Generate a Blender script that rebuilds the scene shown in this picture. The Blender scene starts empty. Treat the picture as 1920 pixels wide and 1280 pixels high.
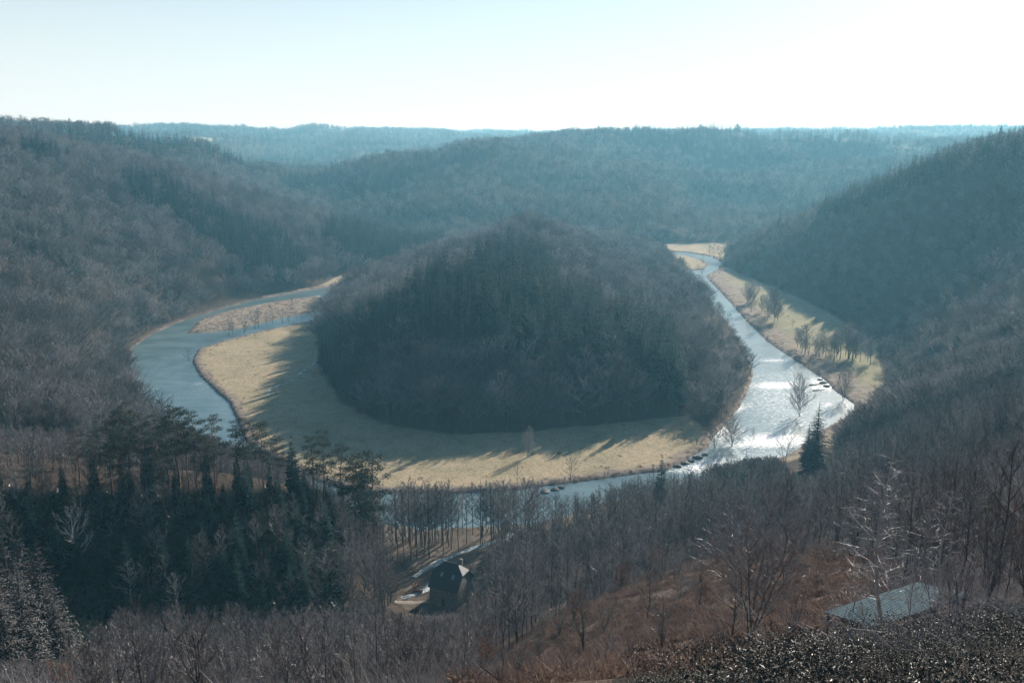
import bpy, math, random
import numpy as np
from mathutils import Vector
random.seed(7); RNG = np.random.default_rng(11)
sc = bpy.context.scene
COL = sc.collection
W0, F0, PITCH, HC = 1920.0, 1663.0, math.radians(12.53), 120.0
CP, SP = math.cos(PITCH), math.sin(PITCH)

# ------------------------------------------------------------------ camera maths (used to survey the place from the photograph)
def pdir(px, py):
    u = (np.asarray(px, float)-960)/F0; v = (640-np.asarray(py, float))/F0
    return u, CP+v*SP, -SP+v*CP
def at_d(px, py, d):
    x, y, z = pdir(px, py); t = d/np.hypot(x, y)
    return x*t, y*t, HC+z*t
def at_z(px, py, z0=0.0):
    x, y, z = pdir(px, py); t = (z0-HC)/z
    return x*t, y*t, z0+0*x
def project(x, y, z):
    x = np.asarray(x, float); y = np.asarray(y, float); z = np.asarray(z, float)-HC
    dep = np.maximum(y*CP - z*SP, 1e-3); up = y*SP + z*CP
    return 960+F0*x/dep, 640-F0*up/dep
def poly_z(pts):
    a = np.array(pts, float); x, y, z = at_z(a[:, 0], a[:, 1]); return np.stack([x, y], 1)
def inside(P, X, Y):
    r = np.zeros(np.shape(X), bool); n = len(P)
    for i in range(n):
        x1, y1 = P[i]; x2, y2 = P[(i+1) % n]
        if y1 == y2: continue
        c = ((y1 > Y) != (y2 > Y)) & (X < (x2-x1)*(Y-y1)/(y2-y1)+x1)
        r ^= c
    return r
def dist_line(P, X, Y, closed=True):
    d = np.full(np.shape(X), 1e9); n = len(P)
    for i in range(n if closed else n-1):
        x1, y1 = P[i]; x2, y2 = P[(i+1) % n]
        vx, vy = x2-x1, y2-y1; L = vx*vx+vy*vy+1e-9
        t = np.clip(((X-x1)*vx+(Y-y1)*vy)/L, 0, 1)
        d = np.minimum(d, np.hypot(X-x1-t*vx, Y-y1-t*vy))
    return d
def sdist(P, X, Y):
    return np.where(inside(P, X, Y), -1, 1)*dist_line(P, X, Y)
def sstep(a, b, x):
    t = np.clip((x-a)/(b-a), 0, 1); return t*t*(3-2*t)
def _hash(i, j, s):
    h = (i*374761393 + j*668265263 + s*1442695041) & 0xffffffff
    h = ((h ^ (h >> 13))*1274126177) & 0xffffffff
    return ((h ^ (h >> 16)) & 0xffff)/65535.0
def vnoise(x, y, s=0):
    xi = np.floor(x).astype(np.int64); yi = np.floor(y).astype(np.int64)
    fx = x-xi; fy = y-yi; fx = fx*fx*(3-2*fx); fy = fy*fy*(3-2*fy)
    a = _hash(xi, yi, s); b = _hash(xi+1, yi, s); c = _hash(xi, yi+1, s); d = _hash(xi+1, yi+1, s)
    return (a+(b-a)*fx)*(1-fy)+(c+(d-c)*fx)*fy
def fbm(x, y, o=4, s=0):
    r = 0; a = 0.5
    for k in range(o):
        r = r + a*(vnoise(x, y, s+k*17)*2-1); x = x*2.03+7.1; y = y*2.03+3.3; a *= 0.5
    return r

# ------------------------------------------------------------------ plan of the valley (outlines as surveyed)
FLOOR = poly_z([(760,503),(640,517),(600,538),(540,549),(480,560),(400,581.5),(335,602),(296,614),(258,640),(241,656),(238,700),(243,750),(295,802),
 (400,872),(480,905),(560,940),(640,985),(700,1030),(740,1085),(760,1135),(850,1150),(905,1100),(960,1045),(1060,992),(1200,938),(1350,902),
 (1480,868),(1570,835),(1640,790),(1665,745),(1650,690),(1640,645),(1560,592),(1470,548),(1395,520),(1352,500),(1362,482),(1400,466),(1385,456),(1225,460)])
HILLP = poly_z([(1237,478),(1285,514),(1330,563),(1372,614),(1402,664),(1412,702),(1395,748),(1362,795),(1325,815),(1290,782),(1150,797),
 (1000,813),(850,818),(720,800),(640,760),(600,700),(592,645),(604,612),(612,578),(636,554),(695,534),(745,523),(795,506),(840,488),(1000,455),(1200,466)])
def in_floor_sd(X, Y):
    return np.maximum(sdist(FLOOR, X, Y), -sdist(HILLP, X, Y))      # <0 on the valley floor
RIVER = poly_z([(660,528),(605,540),(540,551),(480,562),(430,575),(380,590),(330,606),(290,624),(250,650),(243,700),(250,748),(300,790),(400,850),(480,895),(600,955),
 (700,982),(800,994),(900,988),(1000,985),(1060,968),(1150,938),(1300,912),(1400,884),(1480,852),(1545,805),(1600,775),
 (1600,758),(1568,735),(1545,712),(1500,682),(1440,642),(1400,603),(1360,558),(1322,518),(1345,506),(1352,493),(1335,482),(1290,474),(1225,470),(1225,474),(1285,480),(1318,488),(1330,497),(1320,506),
 (1275,508),(1290,520),(1330,563),(1372,612),(1402,662),(1414,702),(1398,745),(1374,785),(1345,812),(1328,840),(1250,882),(1150,895),(1060,907),(950,922),(830,927),(700,925),(600,905),(500,862),
 (455,822),(445,790),(430,757),(400,730),(372,702),(360,680),(370,655),(420,640),(480,624),(540,611),(605,598),(640,580)])
ISLAND = poly_z([(350,626),(375,600),(430,583),(500,569),(560,560),(600,556),(614,570),(596,584),(540,594),(480,608),(440,618),(400,622)])
def river_sd(X, Y):
    r = sdist(RIVER, X, Y); return np.maximum(r, -sdist(ISLAND, X, Y))

CTRL = [ # (px, py, ground distance)
 # central hill
 (990,421,775),(985,454,725),(970,512,600),(950,545,540),(925,562,485),(900,625,430),(1100,480,790),(1160,518,740),(1060,452,790),(1160,492,900),(1100,468,900),(1200,494,900),(1060,448,900),(1000,446,910),(900,470,900),(840,484,900),(1220,492,960),(1000,455,980),(1100,476,980),(1100,560,600),(1200,640,500),(1280,600,590),
 (930,458,790),(860,487,760),(800,495,760),(700,640,465),(765,596,478),(860,548,505),(1000,600,460),(1100,660,430),(820,690,405),(1000,690,400),(1200,720,400),(1200,545,680),
 # left hillside
 (620,440,960),(560,412,960),(500,390,960),(440,368,950),(380,350,950),(290,338,930),(200,325,900),(120,310,880),(60,300,860),(0,285,850),(-200,260,850),
 (540,520,760),(450,470,800),(400,500,720),(300,510,690),(300,430,790),(200,400,800),(100,500,590),(100,400,700),(0,600,450),(0,500,530),(150,600,520),(0,700,380),(120,700,420),(-200,600,480),(-300,450,600),
 (0,800,310),(120,800,340),(200,840,300),(500,450,850),(0,400,690),
 # ridge behind it on the left
 (0,258,1150),(100,262,1200),(200,266,1300),(300,278,1400),(400,292,1450),(500,308,1500),(560,345,1550),(400,330,1250),(250,305,1150),(540,385,1150),(620,412,1150),(-250,240,1200),
 # far left valley and skyline
 (560,352,2000),(520,330,2300),(640,335,2100),(700,310,2400),(760,290,2600),(600,275,3000),(400,250,3600),(230,246,3400),(600,247,3700),(800,254,3700),(900,262,3700),(960,266,3700),(1000,262,3600),
 (480,262,3300),(900,275,2900),(350,268,2700),(700,262,3300),(0,250,3000),(-400,245,3500),
 # hill across the back
 (560,374,1330),(620,368,1340),(700,335,1350),(780,318,1360),(850,304,1380),(940,284,1450),(1000,276,1600),(1060,266,1850),(1200,262,1900),(1300,262,1900),(1400,268,1900),(1500,268,1900),(1600,275,1900),(1700,284,1900),
 (830,450,1120),(760,440,1150),(700,410,1190),(800,390,1200),(900,340,1320),(900,420,1170),(1000,400,1180),(1010,350,1350),(1030,310,1550),(1100,400,1200),(1150,350,1330),(1200,410,1180),(1250,430,1120),
 (1240,455,1085),(1320,440,1160),(1370,430,1230),(1300,400,1330),(1250,360,1350),(1400,350,1500),(1330,320,1650),(1200,300,1650),(1500,320,1600),(1450,390,1400),(1600,310,1650),(1500,300,1720),(1700,300,1750),
 (1560,262,2900),(1650,256,3400),(1720,248,3700),(1850,252,3700),(1920,252,3700),(1350,262,3000),(1800,282,2500),(1650,280,2400),(2300,250,3500),
 # right hillside
 (1352,494,930),(1380,478,955),(1440,442,930),(1500,424,900),(1540,410,870),(1620,385,840),(1700,350,810),(1800,325,780),(1900,298,760),(2050,285,760),(2300,270,800),
 (1600,500,730),(1700,450,720),(1640,560,640),(1700,560,610),(1800,500,620),(1800,420,700),(1900,600,470),(1800,600,520),(1720,650,470),(1800,680,420),(1900,500,570),(1900,400,680),(1480,510,820),(2100,550,500),
 (1700,725,400),(1800,760,340),(1900,700,360),
 # near right flank below the viewpoint
 (1650,835,325),(1750,850,260),(1850,850,215),(1920,820,200),(1700,950,195),(1850,980,115),(1920,900,120),(1500,980,230),(1400,1000,205),(1250,1010,225),(1100,1030,235),(1000,1040,240),(1560,930,270),
 (1100,1100,185),(1200,1080,165),(1300,1070,135),(1400,1055,115),(1500,1060,95),(1600,1075,75),(1700,1085,60),(1300,1180,68),(1150,1200,85),(1000,1240,75),(1050,1160,115),(930,1160,160),(1400,1200,48),(1500,1150,48),
 (1600,1185,36),(1700,1165,30),(1800,1140,28),(1900,1120,28),(2000,1080,35),(1850,1060,60),(1920,1020,75),(1700,1250,13),(1500,1290,16),(1900,1250,12),(1300,1290,27),(1400,1260,28),
 # below the viewpoint, left
 (940,1275,92),(800,1260,110),(700,1235,135),(600,1220,150),(500,1225,150),(400,1230,150),(300,1235,148),(200,1235,145),(100,1250,135),(0,1260,130),(-200,1250,120),(800,1320,70),(500,1330,80),(200,1340,75),(-200,1320,70),
 (700,1160,185),(600,1140,188),(500,1140,187),(400,1140,187),(300,1140,186),(200,1140,186),(100,1130,183),(0,1120,180),(-200,1100,170),
 # shaded spur with the pines
 (0,905,205),(100,910,206),(200,912,208),(300,913,208),(400,918,207),(460,922,208),(540,930,214),(620,945,222),(675,962,228),(-200,880,200),(0,860,250),(200,880,245),(350,895,240),(480,915,245),
 (200,1030,194),(350,1030,195),(500,1040,196),(600,1060,200),(50,1010,190)]
ABS = [(0,0,118.3),(0,-30,121),(40,-10,121),(-40,-10,119),(0,8,114.5),(12,10,114.5),(-12,12,111),(0,-400,150),(300,-200,150),(-300,-200,150),(0,-2500,170),(2000,0,150),(-2000,0,150),(4500,500,170),(-4500,500,170),(0,6500,190),(2500,6000,190),(-2500,6000,190),(500,100,120),(-400,80,70),(-250,60,72),(5500,5000,190),(-5500,5000,190)]
def build_rbf():
    a = np.array(CTRL, float); x, y, z = at_d(a[:, 0], a[:, 1], a[:, 2])
    P = [np.stack([x, y, np.maximum(z, 0.5)], 1), np.array(ABS, float)]
    for poly in (FLOOR, HILLP):
        Q = []
        for i in range(len(poly)):
            p, q = poly[i], poly[(i+1) % len(poly)]; n = max(1, int(np.hypot(*(q-p))/45))
            for k in range(n): Q.append(p+(q-p)*k/n)
        Q = np.array(Q); P.append(np.concatenate([Q, np.full((len(Q), 1), 1.2)], 1))
    P = np.concatenate(P)
    # drop near-duplicates
    keep = []
    for i in range(len(P)):
        if all(np.hypot(P[i, 0]-P[j, 0], P[i, 1]-P[j, 1]) > 4 for j in keep): keep.append(i)
    P = P[keep]; n = len(P)
    D = np.hypot(P[:, None, 0]-P[None, :, 0], P[:, None, 1]-P[None, :, 1])
    A = np.zeros((n+1, n+1)); A[:n, :n] = np.sqrt(D*D+36) - np.eye(n)*2.0; A[n, :n] = 1; A[:n, n] = 1
    w = np.linalg.solve(A, np.append(P[:, 2], 0))
    return P, w
RP, RW = build_rbf()
def rbf(X, Y):
    out = np.empty(X.size); x = X.ravel(); y = Y.ravel()
    for i in range(0, x.size, 20000):
        D = np.sqrt((x[i:i+20000, None]-RP[None, :, 0])**2+(y[i:i+20000, None]-RP[None, :, 1])**2+36)
        out[i:i+20000] = D@RW[:-1]+RW[-1]
    return out.reshape(X.shape)
def height_parts(X, Y):
    r = rbf(X, Y); f = in_floor_sd(X, Y); rv = river_sd(X, Y); D = np.hypot(X, Y)
    off = np.clip(f, 0, None)
    amp = 0.03*np.clip(D, 0, 1200)*sstep(10, 120, off)*0.30
    n = fbm(X/130, Y/130, 4, 3)*amp*1.0 + fbm(X/14, Y/14, 3, 9)*0.8*sstep(0, 20, off)*sstep(8, 40, D)
    n = n*np.where(D < 260, 0.35, 1.0)
    gull = (.12-np.abs(fbm(X/330+4, Y/330, 3, 31)))*0.13*np.clip(D-950, 0, 900)*sstep(20, 200, off)
    hill = np.maximum(r+n+gull, 1.1+0.25*np.clip(off, 0, 30))
    fl = 0.95+0.25*fbm(X/30, Y/30, 3, 5)
    z = np.where(f < 0, fl, fl+(hill-fl)*sstep(0, 22, off))
    edge = rv+0.8*fbm(X/6, Y/6, 2, 41)
    z = np.where(rv < 12, np.minimum(z, -1.4+2.5*sstep(-1.5, 1.8, edge)+np.clip(rv, 0, 50)*0.3), z)
    return z, f, rv

# polar sheet: fine inside the valley view, coarse all round
az = np.concatenate([np.arange(-34, 34.01, 0.17), np.arange(38, 326-0.01, 6)])
az = np.radians(az); rr = np.concatenate([np.geomspace(0.6, 190, 120), np.arange(192, 480, 1.7), np.arange(480, 1150, 3.6), np.geomspace(1155, 5600, 120)])
AZ, RR = np.meshgrid(az, rr); GX = RR*np.sin(AZ); GY = RR*np.cos(AZ)
GZ, GF, GRV = height_parts(GX, GY)
naz, nr = len(az), len(rr)
NF = int(np.searchsorted(np.degrees(az), 33.99))
def H(x, y):
    """terrain height under (x, y) inside the fine sector, bilinear on the sheet itself"""
    x = np.asarray(x, float); y = np.asarray(y, float)
    a = np.degrees(np.arctan2(x, y)); r = np.hypot(x, y)
    fi = np.clip((a+34)/0.17, 0, NF-1.001); ii = fi.astype(int); fa = fi-ii
    jr = np.clip(np.searchsorted(rr, r)-1, 0, nr-2); fr = np.clip((r-rr[jr])/(rr[jr+1]-rr[jr]), 0, 1)
    return (GZ[jr, ii]*(1-fa)+GZ[jr, ii+1]*fa)*(1-fr)+(GZ[jr+1, ii]*(1-fa)+GZ[jr+1, ii+1]*fa)*fr
ANG = np.maximum.accumulate(np.arctan2(GZ-HC, RR), axis=0)
def visible(x, y, ztop, margin=0.006):
    a = np.degrees(np.arctan2(x, y)); r = np.hypot(x, y)
    ii = np.clip(((a+34)/0.17).astype(int), 0, NF-1); jr = np.clip(np.searchsorted(rr, r)-2, 0, nr-1)
    return np.arctan2(ztop-HC, r) > ANG[jr, ii]-margin
def hit(px, py):
    """where the sight line through a photo point meets the ground"""
    x, y, z = pdir(px, py); h = math.hypot(x, y)
    d = np.concatenate([np.arange(6, 400, 0.5), np.arange(400, 4500, 3)]); X = x/h*d; Y = y/h*d; Z = HC+z/h*d
    k = np.nonzero(Z < H(X, Y))[0]; k = k[0] if len(k) else len(d)-1
    return float(X[k]), float(Y[k]), float(H(X[k], Y[k])), float(d[k])

# ------------------------------------------------------------------ materials
def nodes(name):
    m = bpy.data.materials.new(name); m.use_nodes = True; nt = m.node_tree
    return m, nt, nt.nodes['Principled BSDF']
def N(nt, t, **k):
    n = nt.nodes.new(t)
    for a, v in k.items():
        if a.startswith('i_'): n.inputs[a[2:].replace('_', ' ')].default_value = v
        else: setattr(n, a, v)
    return n
def noise(nt, scale, detail=4, rough=.6, vec=None):
    n = N(nt, 'ShaderNodeTexNoise'); n.inputs['Scale'].default_value = scale; n.inputs['Detail'].default_value = detail; n.inputs['Roughness'].default_value = rough
    if vec is not None: nt.links.new(vec, n.inputs['Vector'])
    return n.outputs['Fac']
def ramp(nt, fac, stops):
    r = N(nt, 'ShaderNodeValToRGB'); e = r.color_ramp.elements
    while len(e) < len(stops): e.new(0.5)
    for i, (p, c) in enumerate(stops): e[i].position = p; e[i].color = (*c, 1)
    nt.links.new(fac, r.inputs['Fac']); return r.outputs['Color']
def mix(nt, fac, a, b, mode='MIX'):
    m = N(nt, 'ShaderNodeMix', data_type='RGBA', blend_type=mode)
    for s, v in (('Factor', fac),): 
        if isinstance(v, (int, float)): m.inputs[0].default_value = v
        else: nt.links.new(v, m.inputs[0])
    for idx, v in ((6, a), (7, b)):
        if isinstance(v, tuple): m.inputs[idx].default_value = (*v, 1)
        else: nt.links.new(v, m.inputs[idx])
    return m.outputs[2]
def bump(nt, bsdf, h, strength, dist=1.0):
    b = N(nt, 'ShaderNodeBump'); b.inputs['Strength'].default_value = strength; b.inputs['Distance'].default_value = dist
    nt.links.new(h, b.inputs['Height']); nt.links.new(b.outputs[0], bsdf.inputs['Normal'])
def plant(name, c0, c1, rough=.85, spec=.25, trans=None):
    """foliage or bark: colour varies from plant to plant"""
    m, nt, p = nodes(name)
    oi = N(nt, 'ShaderNodeObjectInfo')
    c = ramp(nt, oi.outputs['Random'], [(0, c0), (1, c1)])
    g = N(nt, 'ShaderNodeTexCoord').outputs['Object']
    n = noise(nt, 1.3, 3, .6, g)
    c = mix(nt, .8, c, ramp(nt, n, [(.3, (.62, .62, .62)), (.7, (1.0, 1.0, 1.0))]), 'MULTIPLY')
    nt.links.new(c, p.inputs['Base Color']); p.inputs['Roughness'].default_value = rough; p.inputs['Specular IOR Level'].default_value = spec
    if trans:
        t = N(nt, 'ShaderNodeBsdfTranslucent'); nt.links.new(c, t.inputs['Color'])
        ms = N(nt, 'ShaderNodeMixShader'); ms.inputs[0].default_value = trans
        nt.links.new(p.outputs[0], ms.inputs[1]); nt.links.new(t.outputs[0], ms.inputs[2])
        nt.links.new(ms.outputs[0], nt.nodes['Material Output'].inputs['Surface'])
    return m
M = {}
M['bark'] = plant('grey_bark', (.06, .054, .052), (.13, .12, .115), .7, .4)
M['palebark'] = plant('pale_bark', (.42, .39, .36), (.50, .47, .43), .55, .4)
M['pinebark'] = plant('pine_bark', (.20, .11, .075), (.26, .15, .10), .8)
M['twig'] = plant('grey_twigs', (.10, .098, .105), (.30, .285, .288), .5, .5, .25)
M['twig_young'] = plant('young_grey_twigs', (.125, .12, .128), (.31, .288, .295), .42, .6, .15)
M['twig_orange'] = plant('orange_twigs', (.34, .19, .12), (.42, .25, .16), .8)
M['twig_b'] = plant('pale_grey_twigs', (.18, .17, .172), (.34, .325, .32), .5, .5, .2)
M['twig_c'] = plant('dark_brown_twigs', (.07, .062, .060), (.13, .118, .115), .6, .4, .2)
M['twig_pale'] = plant('pale_twigs', (.34, .31, .30), (.42, .38, .37), .5, .5)
M['spruce'] = plant('spruce_needles', (.005, .022, .021), (.016, .042, .037), .9, .06, .12)
M['pine'] = plant('pine_needles', (.035, .055, .042), (.085, .10, .072), .8, .15, .15)
M['darkneedle'] = plant('dark_needles', (.006, .018, .017), (.009, .024, .021), .9, .05, .1)
M['greyneedle'] = plant('grey_green_needles', (.030, .052, .044), (.045, .070, .060), .75, .2, .15)
M['ivy'] = plant('ivy_leaves', (.02, .045, .02), (.03, .06, .03), .4, .5)
M['bracken'] = plant('dead_bracken', (.12, .080, .066), (.30, .21, .165), .9, .2, .2)
M['straw'] = plant('dead_grass_tufts', (.20, .125, .085), (.36, .26, .18), .9, .2, .2)
m, nt, p = nodes('bramble_leaves'); oi = N(nt, 'ShaderNodeNewGeometry')
c = ramp(nt, oi.outputs['Random Per Island'], [(0, (.018, .026, .018)), (.45, (.045, .050, .030)), (.75, (.085, .060, .040)), (1, (.15, .085, .055))])
nt.links.new(c, p.inputs['Base Color']); p.inputs['Roughness'].default_value = .5; p.inputs['Specular IOR Level'].default_value = .35; M['bramble'] = m

def ground_material():
    m, nt, p = nodes('ground'); L = nt.links.new
    at = N(nt, 'ShaderNodeAttribute', attribute_name='cover'); sep = N(nt, 'ShaderNodeSeparateColor'); L(at.outputs['Color'], sep.inputs[0])
    at2 = N(nt, 'ShaderNodeAttribute', attribute_name='cover2'); sep2 = N(nt, 'ShaderNodeSeparateColor'); L(at2.outputs['Color'], sep2.inputs[0])
    pos = N(nt, 'ShaderNodeNewGeometry').outputs['Position']
    n1 = noise(nt, .045, 6, .65, pos); n2 = noise(nt, .9, 5, .7, pos); n3 = noise(nt, .25, 5, .7, pos); n4 = noise(nt, 5.0, 3, .7, pos)
    litter = ramp(nt, n2, [(.3, (.03, .024, .020)), (.55, (.07, .05, .038)), (.75, (.14, .10, .075))])
    grass = ramp(nt, n1, [(.30, (.33, .29, .18)), (.5, (.46, .375, .25)), (.68, (.52, .41, .285))])
    grass = mix(nt, .9, grass, ramp(nt, n2, [(.33, (.44, .45, .41)), (.5, (.92, .92, .9)), (.7, (1.12, 1.08, 1.03))]), 'MULTIPLY')
    grass = mix(nt, .8, grass, ramp(nt, n3, [(.3, (.60, .66, .56)), (.5, (.92, .92, .88)), (.7, (1.08, 1.04, 1.0))]), 'MULTIPLY')
    green = ramp(nt, n3, [(.3, (.13, .17, .07)), (.7, (.23, .26, .12))])
    bank = ramp(nt, n3, [(.3, (.11, .085, .07)), (.5, (.24, .19, .155)), (.7, (.38, .32, .27))])
    brown = ramp(nt, n2, [(.3, (.04, .028, .023)), (.5, (.11, .074, .058)), (.72, (.21, .15, .12))])
    c = mix(nt, sep.outputs[0], litter, grass); c = mix(nt, sep2.outputs[0], c, green); c = mix(nt, sep.outputs[1], c, bank); c = mix(nt, sep.outputs[2], c, brown)
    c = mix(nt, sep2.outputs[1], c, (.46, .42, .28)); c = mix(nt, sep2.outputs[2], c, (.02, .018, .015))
    L(c, p.inputs['Base Color']); p.inputs['Roughness'].default_value = .95; p.inputs['Specular IOR Level'].default_value = .1
    ad = N(nt, 'ShaderNodeMath', operation='ADD'); L(n2, ad.inputs[0]); L(n4, ad.inputs[1])
    bump(nt, p, ad.outputs[0], .9, .35); return m
M['ground'] = ground_material()
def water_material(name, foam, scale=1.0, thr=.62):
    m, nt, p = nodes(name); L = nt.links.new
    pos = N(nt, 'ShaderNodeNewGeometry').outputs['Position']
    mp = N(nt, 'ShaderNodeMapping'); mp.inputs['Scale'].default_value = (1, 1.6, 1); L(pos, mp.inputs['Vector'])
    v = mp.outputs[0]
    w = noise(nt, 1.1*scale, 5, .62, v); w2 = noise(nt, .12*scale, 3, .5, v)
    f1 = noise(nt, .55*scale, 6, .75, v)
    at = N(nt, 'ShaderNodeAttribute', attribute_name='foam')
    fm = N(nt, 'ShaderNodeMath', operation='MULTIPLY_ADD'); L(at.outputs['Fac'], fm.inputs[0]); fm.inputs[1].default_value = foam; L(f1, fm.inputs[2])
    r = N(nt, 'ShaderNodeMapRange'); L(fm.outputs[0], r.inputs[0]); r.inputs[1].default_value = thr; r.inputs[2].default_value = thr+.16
    bw = ramp(nt, noise(nt, .05*scale, 5, .7, v), [(.35, (.055, .10, .11)), (.65, (.14, .205, .21))])  # sky reflection painted into the water colour: lifted tone and paler streaks
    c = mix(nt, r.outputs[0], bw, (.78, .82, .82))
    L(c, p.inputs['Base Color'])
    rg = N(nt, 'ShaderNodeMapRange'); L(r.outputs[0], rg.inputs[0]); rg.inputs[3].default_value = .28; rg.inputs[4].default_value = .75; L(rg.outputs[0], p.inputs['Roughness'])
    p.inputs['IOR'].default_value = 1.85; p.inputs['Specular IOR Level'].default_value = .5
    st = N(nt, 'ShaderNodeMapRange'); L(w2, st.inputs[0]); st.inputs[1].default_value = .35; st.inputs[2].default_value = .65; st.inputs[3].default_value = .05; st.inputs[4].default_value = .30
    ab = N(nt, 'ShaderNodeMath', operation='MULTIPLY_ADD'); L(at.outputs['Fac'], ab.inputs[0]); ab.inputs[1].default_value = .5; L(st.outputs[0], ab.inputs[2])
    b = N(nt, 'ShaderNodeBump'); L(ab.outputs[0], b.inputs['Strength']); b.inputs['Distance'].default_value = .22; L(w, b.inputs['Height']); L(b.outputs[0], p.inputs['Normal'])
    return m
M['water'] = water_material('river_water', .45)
M['brook'] = water_material('brook_water', .45, 2.2, .60)
def simple(name, c, rough=.8, spec=.3, metal=0, nscale=None, c2=None, bscale=0):
    m, nt, p = nodes(name)
    if nscale:
        g = N(nt, 'ShaderNodeTexCoord').outputs['Object']; n = noise(nt, nscale, 5, .65, g)
        nt.links.new(ramp(nt, n, [(.3, c), (.7, c2)]), p.inputs['Base Color'])
        if bscale: bump(nt, p, n, bscale, .05)
    else: p.inputs['Base Color'].default_value = (*c, 1)
    p.inputs['Roughness'].default_value = rough; p.inputs['Specular IOR Level'].default_value = spec; p.inputs['Metallic'].default_value = metal
    return m
M['slate'] = simple('slate', (.026, .030, .034), .55, .4, 0, 4, (.055, .06, .066), .5)
M['stone'] = simple('stone_wall', (.14, .13, .12), .9, .2, 0, 3, (.30, .28, .25), .6)
M['white'] = simple('white_render', (.72, .70, .66), .85, .2, 0, 3, (.82, .80, .76))
M['glass'] = simple('skylight_glass', (.25, .3, .32), .08, .8)
M['darkwood'] = simple('dark_timber', (.05, .035, .025), .8, .2, 0, 6, (.09, .06, .045))
M['rust'] = simple('rusty_iron', (.22, .08, .04), .8, .3, .2, 8, (.36, .14, .07))
M['roofmetal'] = simple('green_grey_sheet', (.04, .07, .075), .36, .5, .3, 2.0, (.10, .15, .155))
M['metal'] = simple('mast_steel', (.35, .37, .38), .5, .4, .4)
M['skin'] = simple('skin', (.45, .28, .2), .6); M['cloth'] = simple('dark_cloth', (.02, .022, .03), .9); M['cloth2'] = simple('brown_cloth', (.06, .035, .02), .9)
M['rock'] = simple('wet_rock', (.05, .045, .04), .7, .4, 0, 2, (.16, .14, .12), .6)

# ------------------------------------------------------------------ object helpers
def tag(o, label=None, cat=None, group=None, kind=None):
    if label: o['label'] = label
    if cat: o['category'] = cat
    if group: o['group'] = group
    if kind: o['kind'] = kind
    return o
def empty(name, loc, rz=0, s=1.0):
    o = bpy.data.objects.new(name, None); o.empty_display_size = .2; COL.objects.link(o); o.location = loc; o.rotation_euler = (0, 0, rz); o.scale = (s, s, s); return o
class MB:
    def __init__(s): s.v = []; s.f = []; s.n = 0
    def add(s, vs, fs):
        s.v.extend(vs); s.f.extend([tuple(i+s.n for i in f) for f in fs]); s.n += len(vs)
    def tube(s, p0, p1, r0, r1, k=4):
        p0 = np.asarray(p0, float); p1 = np.asarray(p1, float); d = p1-p0; L = np.linalg.norm(d)+1e-9; d /= L
        a = np.cross(d, (0, 0, 1.) if abs(d[2]) < .9 else (1., 0, 0)); a /= np.linalg.norm(a); b = np.cross(d, a)
        vs = []
        for c, r in ((p0, r0), (p1, r1)):
            for i in range(k):
                t = 2*math.pi*i/k; vs.append(tuple(c+r*(math.cos(t)*a+math.sin(t)*b)))
        s.add(vs, [(i, (i+1) % k, k+(i+1) % k, k+i) for i in range(k)])
    def sliver(s, p0, p1, w, rnd):
        d = (p1[0]-p0[0], p1[1]-p0[1], p1[2]-p0[2]); r = (rnd.uniform(-1, 1), rnd.uniform(-1, 1), rnd.uniform(-1, 1))
        c = (d[1]*r[2]-d[2]*r[1], d[2]*r[0]-d[0]*r[2], d[0]*r[1]-d[1]*r[0]); L = math.sqrt(c[0]**2+c[1]**2+c[2]**2)+1e-9; k = w*.5/L
        s.v.append((p0[0]-c[0]*k, p0[1]-c[1]*k, p0[2]-c[2]*k)); s.v.append((p0[0]+c[0]*k, p0[1]+c[1]*k, p0[2]+c[2]*k)); s.v.append(tuple(p1))
        s.f.append((s.n, s.n+1, s.n+2)); s.n += 3
    def box(s, x0, x1, y0, y1, z0, z1):
        s.add([(x0,y0,z0),(x1,y0,z0),(x1,y1,z0),(x0,y1,z0),(x0,y0,z1),(x1,y0,z1),(x1,y1,z1),(x0,y1,z1)],
              [(0,3,2,1),(4,5,6,7),(0,1,5,4),(1,2,6,5),(2,3,7,6),(3,0,4,7)])
    def mesh(s, name, mat):
        m = bpy.data.meshes.new(name); m.from_pydata([tuple(v) for v in s.v], [], s.f); m.materials.append(mat); m.update(); return m
    def build(s, name, mat, parent=None):
        o = bpy.data.objects.new(name, s.mesh(name, mat)); COL.objects.link(o); o.parent = parent; return o
def fast_mesh(name, V, Fq, mat):
    m = bpy.data.meshes.new(name); m.from_pydata(V.tolist(), [], Fq.tolist()); m.materials.append(mat); m.update(); return m

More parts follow.
